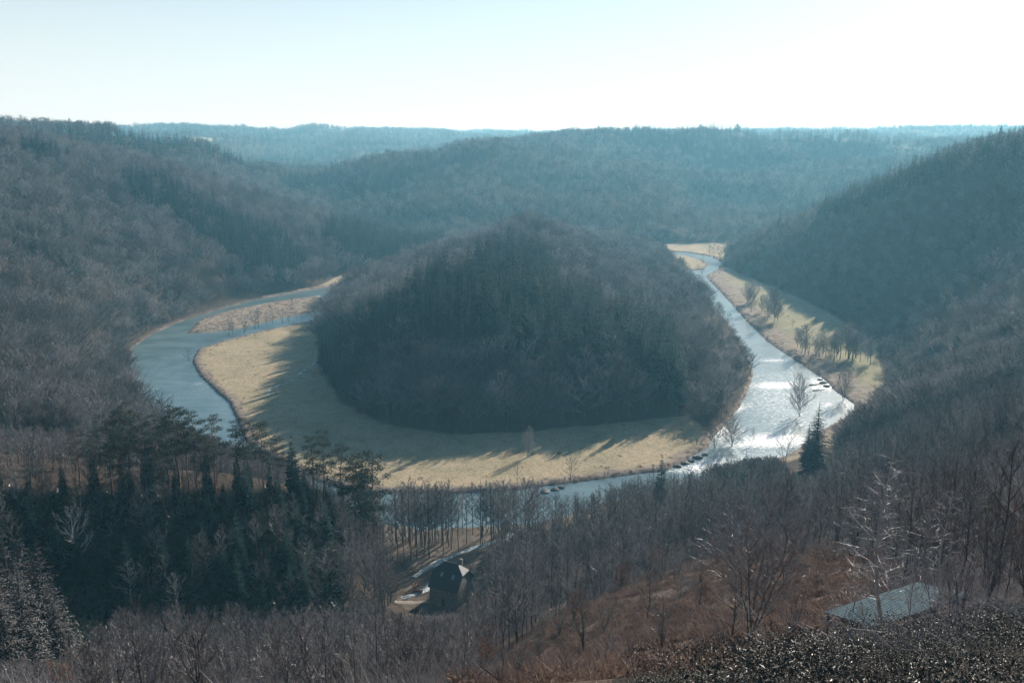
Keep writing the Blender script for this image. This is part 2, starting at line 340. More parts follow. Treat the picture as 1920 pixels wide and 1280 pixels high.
# ------------------------------------------------------------------ trees
def nrm(v):
    L = math.sqrt(v[0]**2+v[1]**2+v[2]**2)+1e-9; return (v[0]/L, v[1]/L, v[2]/L)
def lerp(a, b, t): return (a[0]+(b[0]-a[0])*t, a[1]+(b[1]-a[1])*t, a[2]+(b[2]-a[2])*t)
def bare_tree(seed, h, spread=.32, limbs=14, subs=6, twigs=5, tw=.03, stems=1, start=.3, up=.75, tr=.010, lean=0.0, k=5, fine=0):
    r = random.Random(seed); T = MB(); C = MB()
    for s in range(stems):
        a0 = r.uniform(0, 6.28); sp = (0.0 if stems == 1 else r.uniform(.10, .30))
        top = (math.cos(a0)*sp*h+lean*h, math.sin(a0)*sp*h, h*(1 if s == 0 else r.uniform(.75, 1)))
        pts = []; n = 7; R0 = h*tr*(1 if stems == 1 else .7)
        for i in range(n+1):
            t = i/n; b = t**1.25; pts.append((top[0]*b+r.uniform(-1, 1)*.012*h*(t > 0), top[1]*b+r.uniform(-1, 1)*.012*h*(t > 0), top[2]*t-(.4 if i == 0 else 0)))
        for i in range(n): T.tube(pts[i], pts[i+1], R0*(1-i/n)**.8+tw*.3, R0*(1-(i+1)/n)**.8+tw*.3, k)
        for l in range(limbs):
            t = start+(1-start)*(l+r.random()*.6)/limbs*.97; x = t*n; i = min(int(x), n-1); o = lerp(pts[i], pts[i+1], x-i)
            a = l*2.4+r.uniform(-.5, .5); u = up*(.55+.9*(t-start)/(1-start))+r.uniform(-.15, .15)
            q = (t-start)/(1-start); L = h*spread*(.45+.75*math.sin(math.pi*min(1, q*.8+.22)))*r.uniform(.75, 1.15)*(1-.55*q)
            d = nrm((math.cos(a), math.sin(a), u)); p = o; rad = R0*.38*(1-t*.7)+tw*.3; segs = 3; lp = [o]
            for g in range(segs):
                d = nrm((d[0]+r.uniform(-.22, .22), d[1]+r.uniform(-.22, .22), d[2]+.12+r.uniform(-.15, .15)))
                q2 = (p[0]+d[0]*L/segs, p[1]+d[1]*L/segs, p[2]+d[2]*L/segs)
                T.tube(p, q2, rad*(1-g/segs)+tw*.25, rad*(1-(g+1)/segs)+tw*.25, 3); p = q2; lp.append(p)
            for b in range(subs):
                t2 = (b+r.random())/subs*.85+.15; x2 = t2*segs; i2 = min(int(x2), segs-1); o2 = lerp(lp[i2], lp[i2+1], x2-i2)
                dd = nrm((lp[i2+1][0]-lp[i2][0], lp[i2+1][1]-lp[i2][1], lp[i2+1][2]-lp[i2][2]))
                d2 = nrm((dd[0]+r.uniform(-.8, .8), dd[1]+r.uniform(-.8, .8), dd[2]+r.uniform(-.35, .8))); L2 = L*.46*r.uniform(.6, 1.2)*(1.15-.6*t2)
                e2 = (o2[0]+d2[0]*L2, o2[1]+d2[1]*L2, o2[2]+d2[2]*L2+.06*L2)
                C.sliver(o2, e2, tw*1.9, r)
                for w in range(twigs):
                    t3 = (w+r.random())/twigs; o3 = lerp(o2, e2, t3)
                    d3 = nrm((d2[0]+r.uniform(-.8, .8), d2[1]+r.uniform(-.8, .8), d2[2]+r.uniform(-.4, .8))); L3 = L2*.5*r.uniform(.5, 1.2)
                    e3 = (o3[0]+d3[0]*L3, o3[1]+d3[1]*L3, o3[2]+d3[2]*L3); C.sliver(o3, e3, tw, r)
                    for f in range(fine):
                        o4 = lerp(o3, e3, r.random()); C.sliver(o4, (o4[0]+(d3[0]+r.uniform(-.7, .7))*L3*.5, o4[1]+(d3[1]+r.uniform(-.7, .7))*L3*.5, o4[2]+(d3[2]+r.uniform(-.3, .8))*L3*.5), tw*.7, r)
    return T, C
def spruce(seed, h, R, levels, per, detail=1, bare=.06):
    r = random.Random(seed); T = MB(); C = MB()
    T.tube((0, 0, -.5), (0, 0, h*.97), h*.014, .02, 5)
    for l in range(levels):
        t = bare+(1-bare)*(l+.5*r.random())/levels; z = h*t; rad = R*((1-t)**.85)*(1 if t > bare+.08 else .8)+.12
        n = max(3, int(per*(1-t*.55)))
        for b in range(n):
            a = 6.283*(b+r.random()*.8)/n+l; L = rad*r.uniform(.72, 1.18); dz = -L*r.uniform(.18, .42)+L*.5*t
            ca, sa = math.cos(a), math.sin(a); p0 = (ca*.05, sa*.05, z); p1 = (ca*L*.6, sa*L*.6, z+dz*.85); p2 = (ca*L, sa*L, z+dz*.8)
            w = L*r.uniform(.20, .32); px, py = -sa*w, ca*w; tl = r.uniform(-.35, .1)*w
            if detail <= 1:
                C.add([p0, (p1[0]+px, p1[1]+py, p1[2]+tl), p2, (p1[0]-px, p1[1]-py, p1[2]+tl)], [(0, 1, 2), (0, 2, 3)])
                C.sliver(p1, (p1[0]+r.uniform(-.2, .2)*w, p1[1]+r.uniform(-.2, .2)*w, p1[2]-L*.32), w*1.1, r)
            else:
                C.sliver(p0, p2, L*.08, r); m = 5+int(L*4)
                for q in range(m):
                    tq = (q+r.random())/m; o = lerp(p0, p1, tq/.6) if tq < .6 else lerp(p1, p2, (tq-.6)/.4); s = 1 if q % 2 else -1; wl = L*.34*(1.1-tq*.75)
                    C.sliver(o, (o[0]+s*px/w*wl+ca*wl*.6, o[1]+s*py/w*wl+sa*wl*.6, o[2]-wl*r.uniform(.15, .75)), L*.085, r)
                    C.sliver(o, (o[0]+r.uniform(-.25, .25)*wl, o[1]+r.uniform(-.25, .25)*wl, o[2]-wl*r.uniform(.5, .95)), L*.07, r)
    return T, C
def pine(seed, h, clumps=22, n=120, size=.085, start=.45, wide=.115, lean=0):
    r = random.Random(seed); T = MB(); C = MB(); pts = [(0, 0, -.5)]
    for i in range(1, 8):
        t = i/7; pts.append((lean*h*t*t+r.uniform(-.01, .01)*h, r.uniform(-.01, .01)*h, h*t*.95))
    for i in range(7): T.tube(pts[i], pts[i+1], h*.011*(1-i/8.5), h*.011*(1-(i+1)/8.5), 6)
    for c in range(clumps):
        t = start+(1-start)*(c+r.random()*.5)/clumps; x = t*7; i = min(int(x), 6); o = lerp(pts[i], pts[i+1], x-i)
        q = (t-start)/(1-start); a = c*2.4+r.uniform(-.4, .4); L = h*wide*r.uniform(.5, 1.1)*(.55+.8*math.sin(math.pi*(q*.8+.12)))*(1-.35*q)
        e = (o[0]+math.cos(a)*L, o[1]+math.sin(a)*L, o[2]+L*r.uniform(.05, .5)); T.tube(o, e, h*.004, h*.0015, 3)
        s = h*size*r.uniform(.6, 1.1)*(1-.3*q); cc = lerp(o, e, .85)
        for _ in range(n):
            u, v = r.uniform(0, 6.283), r.uniform(-1, 1); w = r.random()**.5; rx = math.sqrt(1-v*v)*w
            b = (cc[0]+math.cos(u)*rx*s, cc[1]+math.sin(u)*rx*s, cc[2]+v*w*s*.42)
            C.sliver(b, (b[0]+r.uniform(-1, 1)*s*.25, b[1]+r.uniform(-1, 1)*s*.25, b[2]+r.uniform(.0, 1)*s*.25), s*.12, r)
    return T, C

P2 = {}   # kind -> list of (trunk mesh, crown mesh, height)
def reg(kind, gen, tm, cm, h): P2.setdefault(kind, []).append((gen[0].mesh('trunk', M[tm]), gen[1].mesh('crown', M[cm]), h))
for s in range(3): reg('bare', bare_tree(100+s, 14, .38, 15, 8, 6, .060, 1, .28, .7), 'bark', 'twig', 14)
for s in range(2): reg('bare', bare_tree(130+s, 14, .40, 7, 6, 6, .060, 3, .3, .8), 'bark', 'twig', 14)
for s in range(3): reg('young', bare_tree(200+s, 9, .26, 16, 7, 6, .026, 1, .14, 1.0, .008, fine=1), 'bark', ('twig_young', 'twig_b', 'twig_c')[s], 9)
for s in range(3): reg('young', bare_tree(220+s, 8, .28, 8, 6, 6, .026, 4, .18, 1.1, .008, fine=1), 'bark', ('twig_young', 'twig_c', 'twig_young')[s], 8)
for s in range(2): reg('shrub', bare_tree(240+s, 5, .3, 7, 5, 5, .018, 7, .15, 1.0, .009, fine=1), 'bark', 'twig_young', 5)
for s in range(2): reg('orange_shrub', bare_tree(260+s, 5, .3, 8, 6, 6, .020, 7, .2, 1.2, .009, fine=1), 'bark', 'twig_orange', 5)
for s in range(2): reg('alder', bare_tree(280+s, 18, .22, 18, 9, 7, .07, 1, .32, 1.0, .007), 'bark', 'twig', 18)
for s in range(2): reg('spruce', spruce(300+s, 22, 3.6, 26, 13, 2), 'bark', 'spruce', 22)
for s in range(4): reg('fir', spruce(320+s, 20, 3.5, 22, 13, 1, .16), 'bark', 'spruce', 20)
for s in range(4): reg('pine', pine(340+s, 20, lean=(-.02, .015, .0, .04)[s]), 'pinebark', 'pine', 20)
for s in range(1): reg('tall', bare_tree(500, 9, .40, 13, 9, 7, .02, 5, .2, 1.1, .008, fine=2), 'bark', 'twig_young', 9); reg('bigtree', bare_tree(360, 16, .44, 20, 9, 7, .05, 3, .12, .9, .009, fine=1), 'bark', 'twig', 16)

# merged meshes for the woods that read as one mass
def merged(name, kind, i):
    t, c, h = P2[kind][i]; V = []; Fs = []; mi = []; off = 0
    m = bpy.data.meshes.new(name)
    for k, me in enumerate((t, c)):
        V += [tuple(v.co) for v in me.vertices]; Fs += [tuple(a+off for a in p.vertices) for p in me.polygons]; mi += [k]*len(me.polygons); off += len(me.vertices)
    m.from_pydata(V, [], Fs); m.materials.append(t.materials[0]); m.materials.append(c.materials[0]); m.polygons.foreach_set('material_index', mi); m.update()
    return bpy.data.objects.new(name, m)
def gen_obj(name, gen, tm, cm):
    P2['_t'] = []; reg('_t', gen, tm, cm, 1); return merged(name, '_t', 0)
SRC = {
 'bare': [gen_obj('hb', bare_tree(440+s, 15, .47, 15, 9, 7, .085, 1 if s < 3 else 3, .24, .65, .009), 'bark', ('twig', 'twig_b', 'twig_c', 'twig', 'twig_c')[s]) for s in range(5)],
 'young': [merged('young_src', 'young', i) for i in range(6)],
 'fir': [merged('fir_src', 'fir', i) for i in range(4)],
 'bare_far': [gen_obj('bf', bare_tree(400+s, 14, .52, 11, 6, 5, .26, 1 if s < 2 else 2, .22, .65, .010, k=3), 'bark', ('twig', 'twig_b', 'twig_c', 'twig')[s]) for s in range(4)],
 'fir_far': [gen_obj('ff', spruce(420+s, 20, 4.0, 11, 8, 1, .1), 'bark', 'spruce') for s in range(3)],
 'alder': [merged('alder_src', 'alder', i) for i in range(2)],
}
def scatter(name, label, src, x, y, z, scl, kind='stuff', cat=None, seed=0, tilt=0.0):
    """one countless growth as ONE object: its plants are instanced on the points"""
    if len(x) == 0: return None
    me = bpy.data.meshes.new(name); n = len(x); me.vertices.add(n)
    me.vertices.foreach_set('co', np.stack([x, y, z], 1).ravel())
    rg = np.random.default_rng(seed+5)
    a = me.attributes.new('pick', 'INT', 'POINT'); a.data.foreach_set('value', rg.integers(0, len(src), n).astype(np.int32))
    a = me.attributes.new('rot', 'FLOAT_VECTOR', 'POINT'); rot = np.stack([rg.normal(0, .04+tilt, n), rg.normal(0, .04+tilt, n), rg.uniform(0, 6.283, n)], 1); a.data.foreach_set('vector', rot.ravel())
    a = me.attributes.new('scl', 'FLOAT_VECTOR', 'POINT'); s = np.stack([scl*rg.uniform(.85, 1.15, n), scl*rg.uniform(.85, 1.15, n), scl], 1); a.data.foreach_set('vector', s.ravel())
    me.update(); o = bpy.data.objects.new(name, me); COL.objects.link(o)
    ng = bpy.data.node_groups.new(name+'_grow', 'GeometryNodeTree')
    ng.interface.new_socket('Geometry', in_out='INPUT', socket_type='NodeSocketGeometry'); ng.interface.new_socket('Geometry', in_out='OUTPUT', socket_type='NodeSocketGeometry')
    gi = ng.nodes.new('NodeGroupInput'); go = ng.nodes.new('NodeGroupOutput'); ip = ng.nodes.new('GeometryNodeInstanceOnPoints'); ip.inputs['Pick Instance'].default_value = True
    jn = ng.nodes.new('GeometryNodeJoinGeometry')
    for so in reversed(src):
        oi = ng.nodes.new('GeometryNodeObjectInfo'); oi.inputs['Object'].default_value = so; oi.inputs['As Instance'].default_value = True; ng.links.new(oi.outputs['Geometry'], jn.inputs[0])
    ng.links.new(jn.outputs[0], ip.inputs['Instance']); ng.links.new(gi.outputs[0], ip.inputs['Points'])
    def attr(nm, ty):
        q = ng.nodes.new('GeometryNodeInputNamedAttribute'); q.data_type = ty; q.inputs[0].default_value = nm; return [s for s in q.outputs if s.enabled][0]
    ng.links.new(attr('pick', 'INT'), ip.inputs['Instance Index']); ng.links.new(attr('rot', 'FLOAT_VECTOR'), ip.inputs['Rotation']); ng.links.new(attr('scl', 'FLOAT_VECTOR'), ip.inputs['Scale'])
    ng.links.new(ip.outputs[0], go.inputs[0])
    md = o.modifiers.new('grow', 'NODES'); md.node_group = ng
    tag(o, label, cat, kind=kind); return o

# ------------------------------------------------------------------ the ground sheet
BRACK = [(880,1300),(940,1235),(1010,1185),(1090,1140),(1160,1110),(1280,1050),(1400,1025),(1560,1035),(1660,1060),(1660,1120),(1560,1190),(1500,1230),(1420,1300)]
def cover():
    PX, PY = project(GX, GY, GZ); D = RR; X, Y = GX, GY
    fl = sstep(1.5, -1.0, GF+1.5*fbm(X/9, Y/9, 2, 51))
    rd = GRV+2.2*fbm(X/5, Y/5, 3, 61)
    bank = sstep(6.5, 2.5, rd)*(GF < 1)
    meadow = fl
    isl = sdist(ISLAND, X, Y) < 0.5
    lb = inside(np.array([(492,548),(330,588),(222,640),(215,760),(300,812),(293,780),(247,748),(243,700),(252,652),(294,626),(334,608),(384,592),(430,577),(492,562)], float), PX, PY); meadow = np.where(lb, 0, meadow); bank = np.where(lb, .25*bank, bank)
    bank = np.where(isl, .75, bank)
    east = inside(np.array([(1300,505),(1360,500),(1700,700),(1700,800),(1560,760),(1440,640)], float), PX, PY) & (GF < 0)
    green = np.where(east, .4*sstep(8, 22, GRV+8*fbm(X/25, Y/25, 3, 71)), 0)
    bank = np.where(east & (GRV < 40), np.maximum(bank, .8*sstep(26, 10, GRV+12*fbm(X/20, Y/20, 3, 73))), bank)
    near = inside(np.array([(560,940),(640,985),(700,1030),(740,1085),(760,1150),(850,1160),(930,1090),(1010,1030),(1060,960),(800,980),(680,960)], float), PX, PY) & (GF < 3)
    bank = np.where(near, .28+.3*(vnoise(X/4, Y/4, 5) > .6), bank); meadow = np.where(near, .12, meadow)
    br = inside(np.array(BRACK, float), PX, PY) & (D < 180)
    brown = np.where(br, 1.0, 0)*sstep(20, 34, D+6*fbm(X/5, Y/5, 2, 81)); brown = np.where((D < 60) & (PX > 900), np.maximum(brown, .7), brown)
    field = (inside(np.array([(345,268),(365,258),(420,254),(418,260),(390,268)], float), PX, PY) & (D > 2200)) | (inside(np.array([(1610,279),(1700,276),(1770,284),(1690,288)], float), PX, PY) & (D > 1500))
    dark = np.clip(((PX < 640) & (PY > 915) & (D > 120) & (D < 225))*1.0, 0, 1)*.8  # shade of the ravine painted in as near-black ground
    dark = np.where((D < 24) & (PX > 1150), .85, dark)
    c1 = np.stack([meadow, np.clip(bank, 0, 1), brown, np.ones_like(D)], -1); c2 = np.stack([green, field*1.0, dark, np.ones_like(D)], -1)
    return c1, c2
c1, c2 = cover()
V = np.stack([GX, GY, GZ], -1).reshape(-1, 3); V = np.concatenate([V, [[0, 0, 118.35]]])
ii, jj = np.meshgrid(np.arange(naz), np.arange(nr-1)); i2 = (ii+1) % naz
Fq = np.stack([jj*naz+ii, (jj+1)*naz+ii, (jj+1)*naz+i2, jj*naz+i2], -1).reshape(-1, 4)
me = bpy.data.meshes.new('terrain')
ctr = len(V)-1; fan = np.array([[ctr, k, (k+1) % naz] for k in range(naz)])
me.vertices.add(len(V)); me.vertices.foreach_set('co', V.ravel()); nl = len(Fq)*4+len(fan)*3
me.loops.add(nl); me.loops.foreach_set('vertex_index', np.concatenate([Fq.ravel(), fan.ravel()]).astype(np.int32))
me.polygons.add(len(Fq)+len(fan)); me.polygons.foreach_set('loop_start', np.concatenate([np.arange(len(Fq))*4, len(Fq)*4+np.arange(len(fan))*3]).astype(np.int32))
me.update(calc_edges=True); me.validate()
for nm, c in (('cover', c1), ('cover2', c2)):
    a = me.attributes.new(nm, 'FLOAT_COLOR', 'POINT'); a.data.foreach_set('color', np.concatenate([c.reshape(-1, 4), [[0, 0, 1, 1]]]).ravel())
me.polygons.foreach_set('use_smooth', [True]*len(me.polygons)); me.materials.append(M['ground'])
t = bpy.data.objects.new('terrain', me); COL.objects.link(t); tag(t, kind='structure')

# river: one water sheet lying in the bed (land stands above it everywhere else)
def river_mesh():
    xs = np.arange(-330, 420, 5.0); ys = np.arange(235, 1250, 5.0); X, Y = np.meshgrid(xs, ys); n = len(xs)
    S = river_sd(X, Y); k = S < 12
    F = []
    for j in range(len(ys)-1):
        for i in np.nonzero(k[j, :-1] | k[j, 1:] | k[j+1, :-1] | k[j+1, 1:])[0]: F.append((j*n+i, j*n+i+1, (j+1)*n+i+1, (j+1)*n+i))
    F = np.array(F); u, inv = np.unique(F, return_inverse=True); F = inv.reshape(F.shape)
    Vv = np.stack([X.ravel(), Y.ravel(), np.zeros(X.size)], 1)[u]
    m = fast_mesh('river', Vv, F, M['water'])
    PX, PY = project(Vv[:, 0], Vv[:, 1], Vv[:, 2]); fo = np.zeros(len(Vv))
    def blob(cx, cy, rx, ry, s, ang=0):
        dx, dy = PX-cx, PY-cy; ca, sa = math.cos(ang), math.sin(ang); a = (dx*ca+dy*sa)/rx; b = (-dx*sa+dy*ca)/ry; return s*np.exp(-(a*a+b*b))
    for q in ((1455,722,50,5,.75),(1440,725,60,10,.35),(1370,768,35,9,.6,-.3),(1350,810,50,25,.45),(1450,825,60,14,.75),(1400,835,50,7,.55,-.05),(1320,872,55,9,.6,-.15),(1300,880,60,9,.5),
              (1450,675,35,4,.4),(1540,720,35,20,.4),(270,728,22,2.5,.5),(1285,522,18,4,.5),(1480,795,60,30,.28),(1560,760,40,10,.3),(380,722,12,8,.4),(820,975,200,12,.12),(1450,740,110,70,.26),(1400,860,140,30,.25),(1400,620,60,40,.15),(340,740,70,40,.12)): fo = np.maximum(fo, blob(*q))  # white water, plus sun glitter painted over the right arm
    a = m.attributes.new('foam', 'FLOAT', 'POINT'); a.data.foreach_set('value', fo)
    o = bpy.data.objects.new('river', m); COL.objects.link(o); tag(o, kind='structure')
river_mesh()
def strip(name, pts, width, foamv, mat, dz=.06, gaps=False):
    P = []
    for q in pts: x, y, z, d = hit(*q); P.append(Vector((x, y, 0)))
    Q = []
    for i in range(len(P)-1):
        n = max(1, int((P[i+1]-P[i]).length/.7)); Q += [P[i].lerp(P[i+1], k/n) for k in range(n)]
    Q.append(P[-1]); r = random.Random(len(pts)*7+int(width*10)); Vv = []; Fs = []
    for i, q in enumerate(Q):
        d = (Q[min(i+1, len(Q)-1)]-Q[max(i-1, 0)]).normalized(); s = Vector((-d.y, d.x, 0)); w = width*(.55+.8*vnoise(np.array([i*.35]), np.array([width]), 5)[0])
        for k in range(4):
            v = q+s*w*(k/3-.5); Vv.append((v.x, v.y, float(H(v.x, v.y))+dz+(0.03 if k in (1, 2) else -.12)))
        if i:
            if gaps and vnoise(np.array([i*.28]), np.array([3.3]), 7)[0] > .52: continue
            for k in range(3): a = (i-1)*4+k; Fs.append((a, a+1, a+5, a+4))
    m = fast_mesh(name, np.array(Vv), np.array(Fs), mat); a = m.attributes.new('foam', 'FLOAT', 'POINT'); a.data.foreach_set('value', [foamv]*len(Vv))
    m.polygons.foreach_set('use_smooth', [True]*len(m.polygons))
    o = bpy.data.objects.new(name, m); COL.objects.link(o); tag(o, kind='structure'); return o
strip('brook', [(594,655),(592,672),(588,684),(574,692),(556,706),(540,717),(520,725),(505,732),(500,742),(512,750),(532,755)], 1.5, .25, M['brook'], .12, True)
strip('mill_stream', [(962,1000),(945,1010),(918,1018),(900,1024),(878,1030),(858,1038),(842,1045),(826,1052),(808,1062),(790,1072),(775,1082)], 2.2, .30, M['brook'], .12)
strip('mill_stream', [(806,1094),(800,1104),(785,1112),(765,1118),(752,1122)], 1.8, .36, M['brook'], .12)
strip('gravel_track', [(740,1128),(775,1130),(805,1128),(840,1136)], 2.2, 0, simple('gravel', (.22, .19, .16), .95, .1, 0, 3, (.36, .32, .27), .5), .05)
strip('dirt_path', [(640,524),(680,519),(720,514),(752,511)], 5, 0, simple('track_earth', (.42, .36, .28), .95, .1), .6)

# ------------------------------------------------------------------ woods
POLY = {k: np.array(v, float) for k, v in {
 'plant': [(232,335),(250,322),(300,330),(360,360),(430,400),(520,430),(578,478),(580,505),(520,520),(480,510),(420,470),(350,420),(280,385),(240,360)],
 'ridge': [(50,245),(110,240),(240,246),(370,265),(500,290),(492,312),(400,305),(330,300),(230,292),(150,272),(90,268)],
 'dark1': [(35,262),(70,262),(130,285),(132,300),(90,295),(50,282)], 'dark2': [(0,420),(40,430),(150,490),(155,510),(80,490),(0,450)],
 'grove': [(625,410),(700,415),(740,430),(830,440),(835,470),(790,485),(740,500),(640,480),(600,450)],
 'cone': [(570,600),(640,575),(700,550),(760,520),(810,490),(880,480),(930,450),(985,440),(1035,470),(1050,515),(1130,550),(1200,570),(1265,600),(1285,650),(1280,700),(1180,650),(1080,640),(1000,615),(930,625),(860,615),(780,620),(720,640),(670,680),(620,735),(570,720)],
 'back': [(690,325),(860,292),(960,275),(980,282),(950,296),(850,312),(720,338)], 'lit': [(1000,325),(1200,322),(1195,365),(1060,370),(1010,350)],
 'top': [(1090,250),(1300,250),(1300,268),(1095,268)], 'top2': [(1395,255),(1680,255),(1680,272),(1400,272)], 'top3': [(1400,288),(1590,284),(1580,304),(1410,304)],
 'rcrest': [(1535,378),(1600,345),(1700,305),(1800,285),(1925,255),(1925,292),(1800,318),(1700,345),(1610,385),(1545,402)],
 'far1': [(620,262),(820,262),(800,275),(640,278)], 'far2': [(420,262),(560,258),(600,270),(450,280)]}.items()}
RNGD = {'plant': (600,1050), 'ridge': (1050,1800), 'dark1': (600,1050), 'dark2': (300,800), 'grove': (800,1150), 'cone': (350,760), 'back': (1300,1900), 'lit': (1200,1700), 'top': (1500,2200), 'top2': (1500,2600), 'top3': (1500,2200), 'rcrest': (600,1000), 'far1': (2200,4000), 'far2': (2200,4000)}
NEARLIM = np.array([(-50,1232),(110,1232),(175,1195),(225,1140),(320,1128),(560,1135),(700,1118),(740,1145),(850,1158),(905,1110),(980,1030),(1060,985),(1200,915),(1290,893),(1450,862),(1555,815),(1640,745),(1700,700),(1800,660),(1960,600)], float)
FARLIM = np.array([(-50,780),(150,800),(200,800),(330,800),(430,838),(600,870),(680,890),(705,915),(760,912),(1000,905),(1060,922),(1110,912),(1150,902),(1200,886),(1290,876),(1450,855),(1485,882),(1560,880),(1572,800),(1640,745),(1700,690),(1960,600)], float)
def grid(d0, d1, s, jit=.46):
    R = d1; xs = np.arange(-R*.66, R*.66, s); ys = np.arange(0, R, s); X, Y = np.meshgrid(xs, ys)
    X = X+RNG.uniform(-jit, jit, X.shape)*s; Y = Y+RNG.uniform(-jit, jit, Y.shape)*s; X, Y = X.ravel(), Y.ravel()
    D = np.hypot(X, Y); a = np.degrees(np.abs(np.arctan2(X, Y))); k = (D >= d0) & (D < d1) & (a < 33.5); return X[k], Y[k]
bags = {}; cand = []   # cand: individual trees (kind, variant height, x, y, z, h)
def put(kind, x, y, z, h):
    b = bags.setdefault(kind, [[], [], [], []])
    for q, v in zip(b, (x, y, z, h)): q.append(v)
for d0, d1, s in ((185, 335, 3.7), (335, 480, 6.0), (480, 1000, 7.0), (1000, 2000, 9.5), (2000, 5200, 17)):
    X, Y = grid(d0, d1, s); Z = H(X, Y); D = np.hypot(X, Y)
    f = in_floor_sd(X, Y); rv = river_sd(X, Y); px, py = project(X, Y, Z+9)
    hh = np.where(D < 1000, 14, 14)+RNG.normal(0, 1.8, X.shape)+3*fbm(X/60, Y/60, 2, 91); hh = np.clip(hh, 7, 20)
    con = np.zeros(X.shape, bool)
    for k, P in POLY.items():
        con |= inside(P, px+8*fbm(X/20, Y/20, 2, 12), (project(X, Y, Z+21)[1] if k == 'cone' else py)+6*fbm(X/20, Y/20, 2, 13)) & (D > RNGD[k][0]) & (D < RNGD[k][1]) & (RNG.random(X.shape) < (.6 if k in ('lit', 'dark2') else .93))
    fn = fbm(X/300, Y/300, 3, 23)
    con |= (D > 1100) & (fn > .16) & (RNG.random(X.shape) < .8)
    con |= (D > 230) & (RNG.random(X.shape) < .012) & ~inside(HILLP, X, Y)
    gpx, gpy = project(X, Y, Z)
    fieldm = (inside(np.array([(345,268),(365,258),(420,254),(418,260),(390,268)], float), gpx, gpy) & (D > 2200)) | (inside(np.array([(1610,279),(1700,276),(1770,284),(1690,288)], float), gpx, gpy) & (D > 1500))
    ok = ((f > 1.0) | ((gpx < 480) & (gpy < 760) & (rv > 1.5) & (X < -60) & ~inside(np.array([(350,560),(620,540),(640,700),(460,840),(330,700),(340,620)], float), gpx, gpy))) & ~fieldm & ~((gpx > 735) & (gpx < 915) & (gpy > 1045))
    ok &= ~((D > 480) & (RNG.random(X.shape) < .05))
    lim = np.interp(gpx, FARLIM[:, 0], FARLIM[:, 1]); top = project(X, Y, Z+hh)[1]
    nearflank = (D < 420) & (gpy > 690) & ~inside(HILLP, X, Y) & ((gpx > 700) | (gpy > 835))
    over = nearflank & (top < lim); hh = np.where(over, hh*np.clip((gpy-lim)/np.maximum(gpy-top, 1), 0, 1)*RNG.uniform(.85, 1.0, X.shape), hh); ok &= hh > 3.5
    ok &= visible(X, Y, Z+hh+2, .004 if d0 < 2000 else 0.0)
    X, Y, Z, D, hh, con, gpx, gpy, f = (q[ok] for q in (X, Y, Z, D, hh, con, gpx, gpy, f))
    hc = hh*1.45; hc = np.where(inside(POLY['plant'], gpx, gpy-25), hc*1.15, hc); hc = np.where(inside(POLY['grove'], gpx, gpy-20), hc*1.2, hc)
    if d0 > 185: onh = inside(HILLP, X, Y); hc = np.where(onh, np.interp(gpx, [620, 780], [20, 29])+RNG.normal(0, 3.0, X.shape), hc); hh = np.where(onh, hh*np.where(D < 480, 1.3, 1.12)*np.interp(gpx, [1150, 1250], [1, .78]), hh); foot = (gpx > 1330) & (D > 420) & (D < 950) & (f < 110); hh = np.where(foot, hh*.62, hh)
    if d0 == 185: ridge = (gpx < 730) & (D < 262) & (gpy < 935); keep = ~ridge | con | (RNG.random(X.shape) < .55); X, Y, Z, D, hh, con, gpx, gpy, f, hc = (q[keep] for q in (X, Y, Z, D, hh, con, gpx, gpy, f, hc))
    if d0 == 185:
        shade = (gpx < 640) & (gpy > 918) & (D < 225)
        con = np.where(shade, RNG.random(X.shape) < .42, con)
        hh = np.where(shade, hh*.8, hh); hc = np.where(shade, hh*RNG.uniform(.7, 1.3, hh.shape), hc)
        hc = np.where(inside(HILLP, X, Y), hh*1.5, hc)
    lab = np.where(con, 'fir', 'bare')
    for i in range(len(X)):
        if D[i] < 335: cand.append((lab[i] if lab[i] == 'fir' else ('young' if gpx[i] > 1000 and D[i] <= 300 else 'bare' if D[i] > 290 or gpx[i] > 1000 else 'alder' if RNG.random() < .35 else 'young'), X[i], Y[i], Z[i], hc[i] if con[i] else hh[i], gpx[i], gpy[i]))
    k = D >= 335
    reg_ = np.where(D > 2000, 'far', np.where(D > 1000, 'back', np.where(inside(HILLP, X, Y), 'cone', np.where(gpx < 760, 'left', 'right'))))
    for rg_ in ('far', 'back', 'cone', 'left', 'right'):
        for c in (True, False):
            q = k & (reg_ == rg_) & (con == c)
            if q.any(): put((rg_, c), X[q], Y[q], Z[q], (hc if c else hh)[q]*(1.25 if rg_ == 'far' else 1))
NAMES = {('far', True): ('conifer_forest', 'hazy dark conifer stands on the farthest hills below the skyline'), ('far', False): ('woodland', 'pale hazy bare woodland over the farthest hills'),
 ('back', True): ('conifer_forest', 'blue-green conifers along the top of the wide hill across the back'), ('back', False): ('woodland', 'blue hazy bare woodland on the wide hill across the back'),
 ('cone', True): ('conifer_forest', 'dark green conifers on the front of the wooded hill inside the river bend'), ('cone', False): ('woodland', 'grey bare woodland wrapping the hill inside the river bend'),
 ('left', True): ('conifer_forest', 'dark conifer plantation running down the left hillside'), ('left', False): ('woodland', 'grey-brown bare woodland covering the left hillside'),
 ('right', True): ('conifer_forest', 'dark conifers along the crest of the right hillside'), ('right', False): ('woodland', 'blue-grey bare woodland covering the shaded right hillside')}
def flush_bags():
    for (rg_, c), b in bags.items():
        x, y, z, h = (np.concatenate([np.atleast_1d(v) for v in q]) for q in b)
        far = rg_ in ('far', 'back'); key = ('fir' if c else 'bare')+('_far' if far else ''); nm, lb = NAMES[(rg_, c)]
        scatter(nm, lb, SRC[key], x, y, z-.2, h/(20 if c else 14), seed=len(x))

